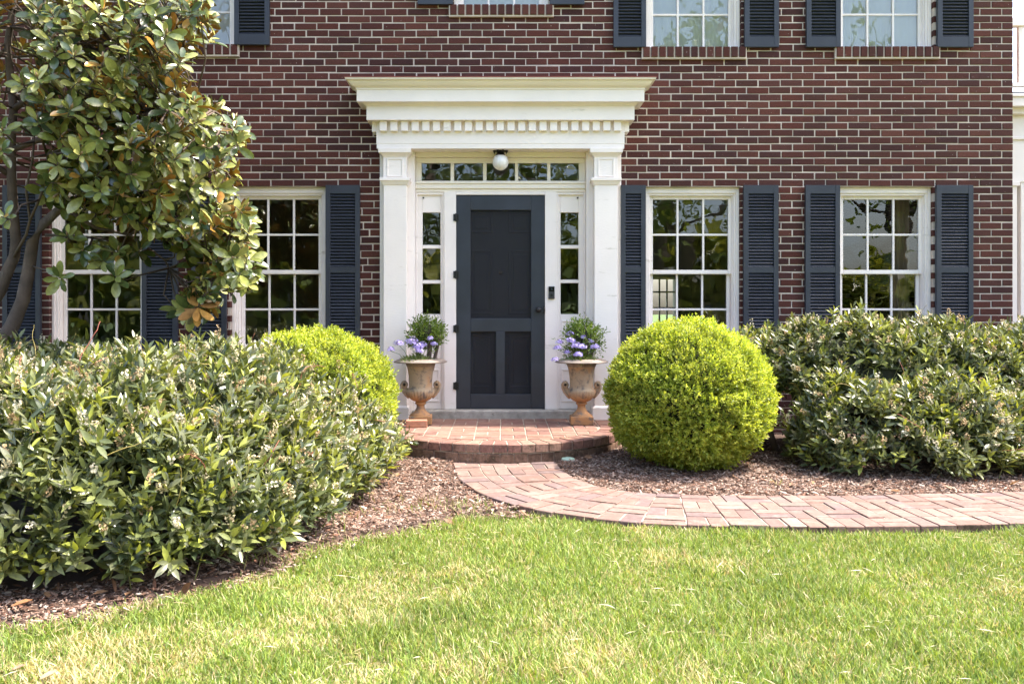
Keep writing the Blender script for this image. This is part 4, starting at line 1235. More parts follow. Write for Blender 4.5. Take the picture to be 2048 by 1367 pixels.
# bare lower stems of the right hedge
vb = MB(); o_ = np.array(hr.location)
for (x, y, lean) in ((2.30, -1.25, -0.25), (2.42, -1.35, 0.10), (2.9, -1.2, -0.1), (3.4, -1.3, 0.15), (3.9, -1.2, -0.2), (4.5, -1.3, 0.1), (5.1, -1.2, 0.0)):
    pts = [(x - o_[0], y - o_[1], -0.02), (x + lean * 0.2 - o_[0], y - o_[1], 0.18), (x + lean * 0.7 - o_[0], y + 0.03 - o_[1], 0.42), (x + lean * 1.2 - o_[0], y - o_[1], 0.75)]
    vb = MB(); vb.tube(pts, [0.03, 0.024, 0.018, 0.010], 8); vb.build('branch', m_bark, hr, smooth=True)

# ---- clipped boxwood balls -----------------------------------------
BOXT = np.array([(0.37, 0.43, 0.066), (0.30, 0.37, 0.056), (0.44, 0.49, 0.088), (0.23, 0.30, 0.048), (0.52, 0.56, 0.115)])
def boxwood(name, c, rx, ry, rz, zmin, label, cat, n_sprig, leaf_len, group=None, parent=None, tints=BOXT, lum=0.085, wild=0.012, tip=0.05):
    o = empty(name, (c[0], c[1], zmin)); tag(o, label, cat, group)
    off = np.array((c[0], c[1], zmin))
    d = rdirs(n_sprig)
    lump = (vnoise(np.arctan2(d[:, 1], d[:, 0]) * 2.2, d[:, 2] * 3, 2.0, 30) - 0.5) * lum + (vnoise(d[:, 0] * 5 + d[:, 1] * 3, d[:, 2] * 5, 1.6, 31) - 0.5) * lum * 1.2
    dep = rng.random(n_sprig) ** 1.6 * 0.085
    k = 1 + lump + rng.normal(size=n_sprig) * 0.012 - dep
    if wild: k = k + np.abs(rng.normal(size=n_sprig)) * wild
    # a little flattened below, fuller at the shoulders
    dz = np.where(d[:, 2] < 0, np.sign(d[:, 2]) * np.abs(d[:, 2]) ** 0.85, d[:, 2])
    P = np.stack([c[0] + d[:, 0] * rx * k, c[1] + d[:, 1] * ry * k, c[2] + dz * rz * k], 1)
    keep = P[:, 2] > zmin + 0.015
    P, d = P[keep], d[keep]; n = len(P)
    ax = unit(d * 0.8 + np.array([0, 0, 0.55]) + rng.normal(size=(n, 3)) * 0.35)
    base, dirs, nor, scl, tin = [], [], [], [], []
    tone = rng.integers(0, len(tints), n); bri = 0.78 + 0.44 * vnoise(P[:, 0] * 1.3 + P[:, 1], P[:, 2], 7, 33)
    LPs = 8; a0 = rng.uniform(0, 6.3, n)
    for j in range(LPs):
        f = j / (LPs - 1)
        rad = perp_rot(ax, a0 + (j // 2) * 1.57 + (j % 2) * PI + rng.normal(size=n) * 0.2)
        sp = 1.05 - 0.55 * f + rng.normal(size=n) * 0.15
        dd = unit(ax * np.cos(sp)[:, None] + rad * np.sin(sp)[:, None])
        base.append(P + ax * (tip * (f - 0.35))[:, None] if np.ndim(tip) else P + ax * (tip * (f - 0.35))); dirs.append(dd)
        nor.append(ax * np.sin(sp)[:, None] - rad * np.cos(sp)[:, None] + rng.normal(size=(n, 3)) * 0.3)
        scl.append(rng.uniform(leaf_len * 0.75, leaf_len * 1.15, n)); tin.append(tints[tone] * bri[:, None] * rng.uniform(0.85, 1.15, (n, 1)))
    base, dirs, nor, scl, tin = np.vstack(base), np.vstack(dirs), np.vstack(nor), np.concatenate(scl), np.vstack(tin)
    tv = np.array([(0, 0, 0), (-0.24, 0.5, 0.06), (0, 1, 0), (0.24, 0.5, 0.06)]); tf = np.array([(0, 3, 2, 1)])
    V, F, T, _ = cloud(tv, tf, base, frames(dirs, nor), scl, tin)
    tag(link('foliage', fast_mesh('foliage', V - off, F, m_box, T), o), kind='stuff')
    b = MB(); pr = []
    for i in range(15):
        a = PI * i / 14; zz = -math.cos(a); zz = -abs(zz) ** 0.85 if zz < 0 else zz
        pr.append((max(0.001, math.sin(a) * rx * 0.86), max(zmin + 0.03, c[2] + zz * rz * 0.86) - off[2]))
    b.lathe(pr, 32); b.build('shade_core', m_core, o, smooth=True)  # added filler, inner shade painted as its dark colour
    b = MB()
    for k_ in range(5):
        a = k_ * 1.26; b.tube([(0.05 * math.cos(a), 0.05 * math.sin(a), -0.05), (0.12 * math.cos(a), 0.12 * math.sin(a), 0.25), (0.3 * rx * math.cos(a), 0.3 * rx * math.sin(a), c[2] - off[2])], [0.02, 0.016, 0.01], 6)
    b.build('stems', m_bark, o)
    return o
boxwood('clipped_boxwood', (1.462, -1.74, 0.550), 0.596, 0.59, 0.548, -0.01, 'bright green clipped boxwood ball on mulch right of the steps', 'shrub', 15000, 0.026, 'clipped boxwood balls')
boxwood('clipped_boxwood', (-1.47, -1.62, 0.505), 0.612, 0.60, 0.525, -0.01, 'clipped boxwood ball half hidden behind the left laurel hedge', 'shrub', 13000, 0.026, 'clipped boxwood balls')

# ---- plants in the urns ---------------------------------------------
PBOX = np.array([(0.12, 0.19, 0.035), (0.09, 0.15, 0.030), (0.16, 0.24, 0.040), (0.21, 0.29, 0.05)])
UR = PORCH_Z + 0.56
for (sx, cx, cy, lb) in ((-1, -0.690, -0.375, 'left'), (1, 0.760, -0.40, 'right')):
    o = boxwood('potted_boxwood', (cx, cy, UR + 0.265 if sx < 0 else UR + 0.225), 0.122, 0.12, 0.110, UR - 0.02, 'small round boxwood growing in the %s urn' % lb, 'shrub', 430, 0.026, 'boxwoods in the urns', tints=PBOX, lum=0.4, wild=0.18 if sx < 0 else 0.26, tip=0.085)
# purple phlox
PH = np.array([(0.44, 0.37, 0.72), (0.52, 0.46, 0.78), (0.37, 0.29, 0.63), (0.62, 0.57, 0.82)])
fl_v = np.array([(0, 0, 0)] + [(0.5 * math.cos(a) * r, 0.5 * math.sin(a) * r, h) for k in range(5) for a, r, h in ((k * 1.2566 - 0.42, 0.85, 0.05), (k * 1.2566, 1.05, 0.10), (k * 1.2566 + 0.42, 0.85, 0.05))])
fl_f = np.array([(0, 1 + 3 * k, 2 + 3 * k) for k in range(5)] + [(0, 2 + 3 * k, 3 + 3 * k) for k in range(5)])
pl_v, pl_f, _ = leaf_template(0.30, 0.1, 0.25, ((0.4, 1.0),))
def phlox(cx, cy, heads, label):
    root = empty('purple_phlox', (cx, cy, UR)); off = np.array((cx, cy, UR)); tag(root, label, 'flowers', 'purple flowers in the urns')
    sb = MB()
    for (hx, hy, hz, r, n) in heads:
        c = np.array((hx, hy, hz))
        d = rdirs(n); d[:, 2] = np.abs(d[:, 2]) * 0.9 - 0.15; d = unit(d)
        n = int(n * 1.9); r = r * 1.15; d = rdirs(n); d[:, 2] = np.abs(d[:, 2]) * 0.9 - 0.15; d = unit(d)
        P = c + d * (r * rng.uniform(0.55, 1.0, (n, 1))) * np.array((1, 1, 0.75))
        R = frames(unit(np.cross(d, rdirs(n))), d)
        V, F, T, _ = cloud(fl_v, fl_f, P, R, rng.uniform(0.020, 0.028, n), PH[rng.integers(0, 4, n)] * rng.uniform(0.85, 1.15, (n, 1)))
        link('flower_head', fast_mesh('flower_head', V - off, F, m_flower, T, smooth=False), root)
        b0 = Vector((cx + (hx - cx) * 0.35, cy + (hy - cy) * 0.35, UR)); t = Vector((hx, hy, hz - r * 0.2)); mid = (b0 + t) / 2 + Vector((0, 0, 0.03))
        sb.tube([b0 - Vector(off), mid - Vector(off), t - Vector(off)], 0.0022, 5)
    sb.build('flower_stems', paint('phlox_stem', (0.16, 0.22, 0.07), 0.6), root, smooth=True)
    n = 620
    a = rng.uniform(0, 2 * PI, n); rr = np.sqrt(rng.random(n)) * 0.145
    base = np.stack([cx + rr * np.cos(a), cy + rr * np.sin(a), UR + 0.01 + rng.random(n) * 0.10 * (1 - rr / 0.16)], 1)
    d = unit(np.stack([np.cos(a) * 0.8, np.sin(a) * 0.8, rng.uniform(0.1, 1.0, n)], 1) + rng.normal(size=(n, 3)) * 0.35)
    V, F, T, _ = cloud(pl_v, pl_f, base, frames(d, np.tile((0, 0, 1.0), (n, 1)) + rng.normal(size=(n, 3)) * 0.3), rng.uniform(0.03, 0.055, n), np.array([(0.20, 0.27, 0.09), (0.15, 0.22, 0.07), (0.28, 0.33, 0.14)])[rng.integers(0, 3, n)])
    tag(link('leaves', fast_mesh('leaves', V - off, F, m_laurel, T), root), kind='stuff')
def at(px, py, Y): return (ux(px, Y), Y, uz(py, Y))
phlox(-0.775, -0.485, [(*at(823, 685, -0.55), 0.060, 46), (*at(798, 688, -0.56), 0.046, 30), (*at(782, 700, -0.58), 0.036, 18), (*at(836, 694, -0.58), 0.044, 26), (*at(845, 690, -0.55), 0.040, 22), (*at(860, 677, -0.56), 0.030, 16), (*at(868, 688, -0.54), 0.030, 16), (*at(838, 702, -0.60), 0.034, 18)],
      'purple phlox in bloom with pale leaves spilling from the left urn')
phlox(0.730, -0.500, [(*at(1141, 682, -0.58), 0.044, 26), (*at(1152, 692, -0.60), 0.046, 30), (*at(1165, 694, -0.58), 0.040, 24), (*at(1190, 695, -0.56), 0.042, 26), (*at(1156, 710, -0.62), 0.042, 26), (*at(1115, 696, -0.56), 0.036, 20), (*at(1119, 684, -0.56), 0.030, 14), (*at(1110, 720, -0.60), 0.034, 16), (*at(1140, 668, -0.52), 0.032, 16), (*at(1167, 674, -0.54), 0.026, 12), (*at(1180, 683, -0.54), 0.030, 12), (*at(1134, 704, -0.56), 0.026, 12)],
      'purple phlox in bloom among dark leaves in the right urn')

# ---- magnolia ---------------------------------------------------------
mag = empty('magnolia_tree', (-4.35, -1.75, 0.0)); tag(mag, 'glossy-leaved magnolia tree with rusty leaf undersides overhanging the left windows', 'tree')
moff = np.array(mag.location)
def pl(*pts): return [np.array((ux(a, Y), Y, uz(b_, Y))) for (a, b_, Y) in pts]
base_pt = np.array((-4.35, -1.75, -0.05))
limbs = [
    ([base_pt, np.array((-4.28, -1.75, 0.35))] + pl((-55, 690, -1.75), (-25, 620, -1.75), (0, 580, -1.75), (15, 542, -1.75), (29, 512, -1.75), (32, 481, -1.75), (27, 428, -1.75), (23, 352, -1.75), (23, 276, -1.75), (27, 219, -1.75), (15, 90, -1.7), (40, -90, -1.7), (70, -280, -1.7)), [0.085, 0.075, 0.060, 0.052, 0.048, 0.044, 0.041, 0.038, 0.036, 0.034, 0.032, 0.030, 0.026, 0.02, 0.012]),
    ([base_pt + (0.05, -0.06, 0)] + pl((-60, 760, -1.85), (-20, 715, -1.88), (5, 683, -1.9), (25, 650, -1.9), (46, 599, -1.9), (57, 542, -1.88), (65, 485, -1.85), (87, 447, -1.82), (125, 413, -1.8), (180, 385, -1.8), (260, 355, -1.85), (350, 325, -1.95), (440, 295, -2.0)), [0.085, 0.066, 0.060, 0.056, 0.054, 0.050, 0.046, 0.043, 0.038, 0.030, 0.024, 0.018, 0.013, 0.008]),
    (pl((27, 219, -1.75), (110, 160, -1.9), (230, 95, -2.0), (370, 45, -2.05)), [0.026, 0.020, 0.014, 0.007]),
    (pl((24, 300, -1.75), (120, 265, -1.95), (260, 225, -2.1), (390, 205, -2.15), (470, 245, -2.1)), [0.024, 0.018, 0.014, 0.010, 0.006]),
    (pl((180, 385, -1.8), (280, 425, -1.95), (390, 465, -2.05), (470, 535, -2.1)), [0.022, 0.016, 0.011, 0.006]),
    (pl((125, 413, -1.8), (190, 455, -1.7), (260, 470, -1.65), (330, 520, -1.7), (370, 600, -1.75)), [0.018, 0.013, 0.010, 0.008, 0.005]),
    (pl((23, 352, -1.75), (-120, 260, -1.9), (-280, 200, -2.0)), [0.024, 0.016, 0.008]),
    (pl((40, -90, -1.7), (180, -180, -1.8), (340, -230, -1.8)), [0.02, 0.014, 0.006]),
    (pl((40, -90, -1.7), (-150, -200, -1.7), (-300, -260, -1.6)), [0.02, 0.014, 0.006]),
    (pl((29, 512, -1.78), (52, 470, -1.95), (60, 440, -2.0), (52, 380, -2.05), (65, 320, -2.1), (70, 260, -2.1)), [0.014, 0.011, 0.010, 0.009, 0.008, 0.005]),
    (pl((60, 440, -2.0), (78, 400, -2.1), (98, 345, -2.15), (92, 300, -2.2)), [0.010, 0.009, 0.008, 0.005]),
    (pl((90, 470, -1.82), (150, 472, -1.75), (210, 478, -1.7), (235, 490, -1.7)), [0.014, 0.010, 0.008, 0.005]),
]
tb = MB()
LPT = []
for pts, rad in limbs[:2]:
    tb = MB(); tb.tube([tuple(p - moff) for p in pts], rad, 12); tb.build('trunk', m_bark, mag, smooth=True)
for pts, rad in limbs[2:]:
    tb = MB(); tb.tube([tuple(p - moff) for p in pts], rad, 8); tb.build('branch', m_bark, mag, smooth=True)
tb = MB()
for pts, rad in limbs:
    for a, c in zip(pts[:-1], pts[1:]):
        for t in np.linspace(0, 1, 6)[:-1]: LPT.append(a + (c - a) * t)
LPT = np.array([p for p in LPT if p[2] > 1.5])
M_MAIN = [(-420, -420), (300, -420), (420, -150), (440, -20), (436, 60), (428, 100), (390, 135), (388, 165), (430, 188), (478, 225), (510, 255), (508, 285), (472, 305), (484, 330), (498, 350), (500, 400), (455, 420), (380, 420), (300, 400), (220, 400), (150, 370), (90, 350), (60, 300), (0, 330), (-200, 420), (-420, 420)]
M_DRAPE = [(360, 400), (500, 395), (515, 440), (512, 500), (525, 560), (500, 580), (455, 560), (440, 610), (400, 640), (362, 640), (350, 610), (390, 550), (360, 500), (300, 470), (250, 440)]
ros = []
def sample_poly(poly, n, ymin, ymax, mind):
    xs_ = [p[0] for p in poly]; ys_ = [p[1] for p in poly]; got = 0; tries = 0
    while got < n and tries < n * 60:
        tries += 1
        a, b_ = rng.uniform(min(xs_), max(xs_)), rng.uniform(min(ys_), max(ys_))
        if poly_sdf(np.array([a]), np.array([b_]), poly)[0] < 12: continue
        Y = rng.uniform(ymin, ymax)
        p = np.array((ux(a, Y), Y, uz(b_, Y)))
        if any(np.linalg.norm(p - q) < mind for q in ros[-220:]): continue
        ros.append(p); got += 1
sample_poly(M_MAIN, 400, -2.55, -0.75, 0.155)
n_main = len(ros)
sample_poly([(60, -20), (440, -20), (436, 60), (428, 100), (390, 135), (388, 165), (430, 188), (510, 255), (508, 285), (472, 305), (498, 350), (500, 400), (300, 395), (120, 300), (60, 200)], 290, -2.65, -1.5, 0.10)
sample_poly(M_DRAPE, 135, -2.45, -1.6, 0.09)
sample_poly([(95, 300), (340, 320), (350, 425), (250, 450), (165, 435), (85, 395)], 60, -2.45, -1.95, 0.10)
for (a, b_, Y) in ((118, 556, -2.05), (232, 552, -2.1), (135, 470, -2.0), (205, 520, -1.95), (236, 500, -2.0), (165, 500, -1.95), (150, 300, -2.4), (75, 240, -2.45), (80, 255, -2.3), (8, 430, -2.5), (2, 300, -2.5), (5, 260, -2.4), (160, 440, -1.7), (260, 430, -1.8), (120, 400, -1.6), (190, 410, -1.6), (100, 380, -1.5), (280, 500, -1.8), (370, 618, -1.9), (398, 590, -1.95), (420, 610, -2.0), (500, 545, -2.1), (470, 575, -2.05)):
    ros.append(np.array((ux(a, Y), Y, uz(b_, Y))))
ros = np.array(ros); nr = len(ros)
crown_c = np.array((-4.0, -1.75, 2.7))
axr = unit(unit(ros - crown_c) * 0.7 + np.array((0.0, -0.25, 0.55)) + rng.normal(size=(nr, 3)) * 0.38)
axr[-23:] = unit(axr[-23:] * 0.5 + np.array((0.1, -0.55, 0.45)))
for i in range(nr):
    p = ros[i]; j = np.argmin(np.linalg.norm(LPT - p, axis=1)); q = LPT[j]
    mid = (p + q) / 2 + np.array((0, 0, -0.05)) * np.linalg.norm(p - q) + rng.normal(size=3) * 0.03
    pre = p - axr[i] * 0.09
    tb.tube([tuple(v - moff) for v in (q, mid, pre, p)], [0.009, 0.0065, 0.005, 0.004], 6)
tag(tb.build('twigs', m_bark, mag, smooth=True), kind='stuff')
mg_v, mg_f, mg_mi = leaf_template(0.43, 0.16, 0.14, ((0.20, 0.55), (0.45, 0.93), (0.70, 1.0), (0.90, 0.62)), True)
MT = np.array([(0.175, 0.205, 0.048), (0.100, 0.135, 0.036), (0.250, 0.270, 0.068), (0.340, 0.345, 0.105), (0.062, 0.095, 0.032)])
MBt = np.array([(0.36, 0.175, 0.04), (0.30, 0.15, 0.045), (0.26, 0.20, 0.07), (0.42, 0.22, 0.05), (0.20, 0.17, 0.065)])
YEL = ((0.42, 0.24, 0.05), (0.38, 0.25, 0.06))
half = len(mg_v) // 2
def mag_tint(k, yel=False):
    T = np.zeros((len(mg_v), 3)); T[:half] = YEL[0] if yel else MT[k]; T[half:] = YEL[1] if yel else MBt[k]; return T
mg_meshes = [fast_mesh('leaf', mg_v, mg_f, [m_mag_top, m_mag_bot], mag_tint(k), mg_mi) for k in range(5)] + [fast_mesh('leaf', mg_v, mg_f, [m_mag_top, m_mag_bot], mag_tint(0, True), mg_mi)]
B, Dn, Nn, Sc, Tn = [], [], [], [], []
LR = 10; a0 = rng.uniform(0, 6.3, nr)
size = rng.uniform(0.85, 1.15, nr)
for k in range(LR):
    f = k / (LR - 1)
    rad = perp_rot(axr, a0 + k * 2.4 + rng.normal(size=nr) * 0.2)
    sp = 1.45 - 0.85 * f + rng.normal(size=nr) * 0.16
    d = unit(axr * np.cos(sp)[:, None] + rad * np.sin(sp)[:, None] + np.array((0, 0, -0.10)))
    B.append(ros - axr * (0.055 * (1 - f))[..., None] if np.ndim(f) else ros - axr * (0.055 * (1 - f)) + rad * 0.006); Dn.append(d)
    Nn.append(axr * np.sin(sp)[:, None] - rad * np.cos(sp)[:, None] + rng.normal(size=(nr, 3)) * 0.30)
    Sc.append(size * rng.uniform(0.085, 0.158, nr) * (1 - 0.28 * f)); Tn.append(rng.integers(0, 5, nr))
B, Dn, Nn, Sc, Tn = np.vstack(B), np.vstack(Dn), np.vstack(Nn), np.concatenate(Sc), np.concatenate(Tn)
Tn[rng.random(len(Tn)) < 0.025] = 5
tipm = B + Dn * Sc[:, None]
ok = tipm[:, 1] < -0.12
B, Dn, Nn, Sc, Tn = B[ok], Dn[ok], Nn[ok], Sc[ok], Tn[ok]
R = frames(Dn, Nn)
px, py, Z = project(B)
face = np.abs((R[:, :, 2] * unit(np.array([0, -CAM_D, CAM_H]) - B)).sum(1))
score = np.where((px > 2) & (px < 560) & (py > 3) & (py < 680), Sc / Z * (0.3 + face), 0) * np.clip((-B[:, 1] - 1.2) / 1.0, 0.05, 1)
big = np.argsort(-score)[:290]; m = np.zeros(len(B), bool); m[big] = True
for i in big:
    o = link('leaf', mg_meshes[Tn[i]], mag)
    M = Matrix([[*R[i][0], 0], [*R[i][1], 0], [*R[i][2], 0], [0, 0, 0, 1]])
    o.matrix_local = Matrix.Translation(B[i] - moff) @ M @ Matrix.Scale(Sc[i], 4)
q = ~m
TT = np.stack([mag_tint(k) for k in range(5)] + [mag_tint(0, True)])
V, F, T, MI = cloud(mg_v, mg_f, B[q], R[q], Sc[q], np.zeros((q.sum(), 3)), mg_mi)
T = (TT[Tn[q]] * rng.uniform(0.85, 1.15, (q.sum(), 1, 1))).reshape(-1, 3)
tag(link('crown', fast_mesh('crown', V - moff, F, [m_mag_top, m_mag_bot], T, MI), mag), kind='stuff')
# fuzzy pointed buds
bd_v = np.array([(0.12 * math.cos(a), 0, 0.12 * math.sin(a)) for a in np.arange(5) * 1.2566] + [(0.15 * math.cos(a), 0.45, 0.15 * math.sin(a)) for a in np.arange(5) * 1.2566] + [(0, 1, 0)])
bd_f = np.array([(k, (k + 1) % 5, 5 + (k + 1) % 5) for k in range(5)] + [(k, 5 + (k + 1) % 5, 5 + k) for k in range(5)] + [(5 + k, 5 + (k + 1) % 5, 10) for k in range(5)])
sel = rng.random(nr) < 0.55
V, F, T, _ = cloud(bd_v, bd_f, ros[sel], frames(axr[sel], rdirs(sel.sum())), rng.uniform(0.045, 0.075, sel.sum()), np.tile((0.30, 0.20, 0.11), (sel.sum(), 1)))
tag(link('buds', fast_mesh('buds', V - moff, F, m_vine, T), mag), kind='stuff')

# ---- lawn grass --------------------------------------------------------
NG = 300000
x = rng.uniform(-4.6, 4.6, NG * 2); y = rng.uniform(-6.6, -2.9, NG * 2)
Zc = y + CAM_D
inside = (np.abs(x - 0.06) < Zc * 0.62 + 0.25) & (poly_sdf(x, y, LAWN) + 0.05 * (vnoise(x, y, 6, 40) - 0.5) - 0.10 * rng.random(len(x)) ** 3 * -1 > 0.0) & (poly_sdf(x, y, PATHPOLY) < -0.012)
inside &= Zc > 2.45
# denser near the camera
dens = np.clip(1.25 - 0.20 * (Zc - 2.6), 0.45, 1.0)
dry = 0.30 * vnoise(x, y, 1.3, 41) + 0.38 * vnoise(x, y, 3.1, 42) + 0.32 * vnoise(x, y, 8, 43) - 0.05
for (a, b_, r, s_) in ((-0.05, -4.55, 0.30, 0.20), (-0.45, -4.75, 0.26, 0.14), (0.35, -4.95, 0.25, 0.10), (-0.8, -5.1, 0.3, 0.10), (0.25, -5.5, 0.2, 0.10)):
    dry = dry + s_ * np.exp(-((x - a) ** 2 + (y - b_) ** 2) / r ** 2)
dens = dens * np.clip(1.2 - 0.75 * np.clip(dry - 0.50, 0, 1), 0.4, 1)
inside &= rng.random(len(x)) < dens
x, y, dry = x[inside], y[inside], dry[inside]
n = min(len(x), NG); x, y, dry = x[:n], y[:n], dry[:n]
z = lawn_z(x, y)
flow = vnoise(x, y, 2.0, 44) * 6.28 * 1.5
tall = 0.55 + 0.9 * vnoise(x, y, 3.5, 45)
az = flow + rng.normal(size=n) * 2.4
lean = np.abs(rng.normal(size=n)) * 0.60 + 0.25 + 0.5 * np.clip(dry - 0.5, 0, 1)
hgt = rng.uniform(0.026, 0.060, n) * tall
wid = rng.uniform(0.0028, 0.0062, n)
dirv = np.stack([np.cos(az), np.sin(az), np.zeros(n)], 1); side = np.stack([-np.sin(az), np.cos(az), np.zeros(n)], 1)
up = np.array((0, 0, 1.0))
tw = rng.uniform(-0.9, 0.9, n)[:, None]; side = unit(side + dirv * tw)
B0 = np.stack([x, y, z - 0.004], 1)
def bp(t): return B0 + dirv * (hgt * np.sin(lean) * t ** 1.6)[:, None] + up * (hgt * (np.cos(lean * 0.6) * t - 0.25 * lean * t * t))[:, None]
w_ = wid[:, None]
V = np.stack([B0 - side * w_ * 0.5, B0 + side * w_ * 0.5, bp(0.55) - side * w_ * 0.42, bp(0.55) + side * w_ * 0.42, bp(1.0)], 1).reshape(-1, 3)
k5 = (np.arange(n) * 5)[:, None]
F = np.stack([k5 + np.array([0, 1, 3]), k5 + np.array([0, 3, 2]), k5 + np.array([2, 3, 4])], 1).reshape(-1, 3)
G = np.array([(0.22, 0.30, 0.050), (0.27, 0.345, 0.060), (0.16, 0.245, 0.045), (0.33, 0.385, 0.090), (0.18, 0.27, 0.070)])
cg = G[rng.integers(0, 5, n)] * rng.uniform(0.60, 1.15, (n, 1))
straw = np.array([(0.50, 0.42, 0.22), (0.44, 0.34, 0.17), (0.55, 0.49, 0.30)])[rng.integers(0, 3, n)]
pd = np.clip((dry - 0.40) * 1.8, 0.10, 0.80)
isd = (rng.random(n) < pd)[:, None]
cg = np.where(isd, straw, cg * (1 + 0.25 * (vnoise(x, y, 1.8, 46) - 0.5))[:, None])
T = np.repeat(cg[:, None], 5, 1).reshape(-1, 3)
nc = 2200
cx_, cy_ = rng.uniform(-3.2, 3.2, nc), rng.uniform(-6.1, -3.1, nc)
okc = (poly_sdf(cx_, cy_, LAWN) > 0.02) & (poly_sdf(cx_, cy_, PATHPOLY) < -0.02); cx_, cy_ = cx_[okc], cy_[okc]; nc = len(cx_)
dcl = unit(np.stack([rng.normal(size=nc), rng.normal(size=nc), rng.normal(size=nc) * 0.25], 1))
Vc, Fc, Tc, _ = cloud(*leaf_template(0.07, 0.05, 0.2, ((0.5, 1.0),))[:2], np.stack([cx_, cy_, lawn_z(cx_, cy_) + rng.uniform(0.012, 0.035, nc)], 1), frames(dcl, rdirs(nc) + np.array((0, 0, 1.5))), rng.uniform(0.03, 0.075, nc), np.array([(0.52, 0.46, 0.28), (0.46, 0.36, 0.20), (0.60, 0.56, 0.40)])[rng.integers(0, 3, nc)])
tag(link('grass_clippings', fast_mesh('grass_clippings', Vc, Fc, m_grass, Tc)), 'dry straw clippings scattered over the lawn', 'clippings', kind='stuff')
gr = link('grass', fast_mesh('grass', V, F, m_grass, T)); tag(gr, 'short green and straw-coloured grass blades of the lawn', 'grass', kind='stuff')

# ---- mulch chips and litter ---------------------------------------------
NM = 100000
x = rng.uniform(-2.6, 4.6, NM * 2); y = rng.uniform(-5.4, -0.7, NM * 2)
ok = (poly_sdf(x, y, LAWN) < 0.06 + 0.06 * (rng.random(len(x)) - 0.5)) & (poly_sdf(x, y, PATHPOLY) < -0.004)
ok &= ~((np.hypot(x, y - PCY) < PR + 0.01) | ((np.abs(x) < PR + 0.01) & (y > PCY)))
ok &= ((field_left(x, y) < 0.66)) & ((x < 1.2) | (field_right(x, y) < 0.5) | (rng.random(len(x)) < 0.35))
x, y = x[ok], y[ok]; 
px, py, Z = project(np.stack([x, y, np.zeros_like(x)], 1)); ok = (px > -60) & (px < 2110); x, y = x[ok], y[ok]
n = len(x); z = bed_z(x, y) + rng.uniform(0.001, 0.016, n)
d = unit(np.stack([rng.normal(size=n), rng.normal(size=n), rng.normal(size=n) * 0.22], 1)); nr_ = unit(np.stack([rng.normal(size=n) * 0.35, rng.normal(size=n) * 0.35, np.ones(n)], 1))
cv = np.array([(-0.5, 0, 0), (0.5, 0, 0), (-0.42, 0.5, 0.16), (0.42, 0.52, 0.12), (-0.3, 1, 0), (0.25, 0.96, 0.02), (-0.5, 0, -0.3), (0.5, 0, -0.3), (-0.3, 1, -0.25), (0.25, 0.96, -0.25)])
cf = np.array([(0, 1, 3, 2), (2, 3, 5, 4), (1, 7, 9, 5), (6, 0, 4, 8), (6, 7, 1, 0)])
L = rng.lognormal(-4.08, 0.5, n).clip(0.008, 0.05); wdt = (L * rng.uniform(0.18, 0.5, n)).clip(0.004, 0.016)
CHIP = np.array([(0.24, 0.155, 0.115), (0.15, 0.088, 0.062), (0.34, 0.245, 0.195), (0.095, 0.055, 0.040), (0.44, 0.345, 0.285), (0.20, 0.10, 0.066)])
z = z + 0.012 * (vnoise(x, y, 7, 80) - 0.4)
V, F, T, _ = cloud(cv, cf, np.stack([x, y, z], 1), frames(d, nr_), np.stack([wdt, L, wdt], 1), CHIP[rng.choice(6, n, p=[0.26, 0.2, 0.2, 0.12, 0.12, 0.10])] * rng.uniform(0.8, 1.2, (n, 1)))
mu = link('mulch_chips', fast_mesh('mulch_chips', V, F, m_chip, T, smooth=False)); tag(mu, 'shredded bark mulch covering the beds', 'mulch', kind='stuff')

# dry leaf litter under the shrubs
n = 1500
x = rng.uniform(-2.6, 4.6, n); y = rng.uniform(-5.3, -0.9, n)
ok = (poly_sdf(x, y, LAWN) < 0.05) & (poly_sdf(x, y, PATHPOLY) < -0.01) & ~((np.hypot(x, y - PCY) < PR + 0.03) | ((np.abs(x) < PR + 0.03) & (y > PCY))) & (rng.random(n) < np.where((field_left(x, y) > 0) | (field_right(x, y) > -0.02), 1.0, 0.16))
x, y = x[ok], y[ok]; n = len(x)
V, F, T, _ = cloud(*leaf_template(0.42, 0.3, -0.25, ((0.25, 0.8), (0.6, 1.0)))[:2], np.stack([x, y, bed_z(x, y) + 0.016], 1), frames(unit(np.stack([rng.normal(size=n), rng.normal(size=n), rng.normal(size=n) * 0.25], 1)), np.array((0, 0, 1.0)) + rng.normal(size=(n, 3)) * 0.35), rng.uniform(0.03, 0.085, n), np.array([(0.30, 0.17, 0.09), (0.24, 0.14, 0.085), (0.38, 0.28, 0.19), (0.17, 0.09, 0.055)])[rng.integers(0, 4, n)])
tag(link('leaf_litter', fast_mesh('leaf_litter', V, F, m_mag_bot, T)), 'dry brown leaf litter lying in the mulch under the shrubs', 'leaf litter', kind='stuff')

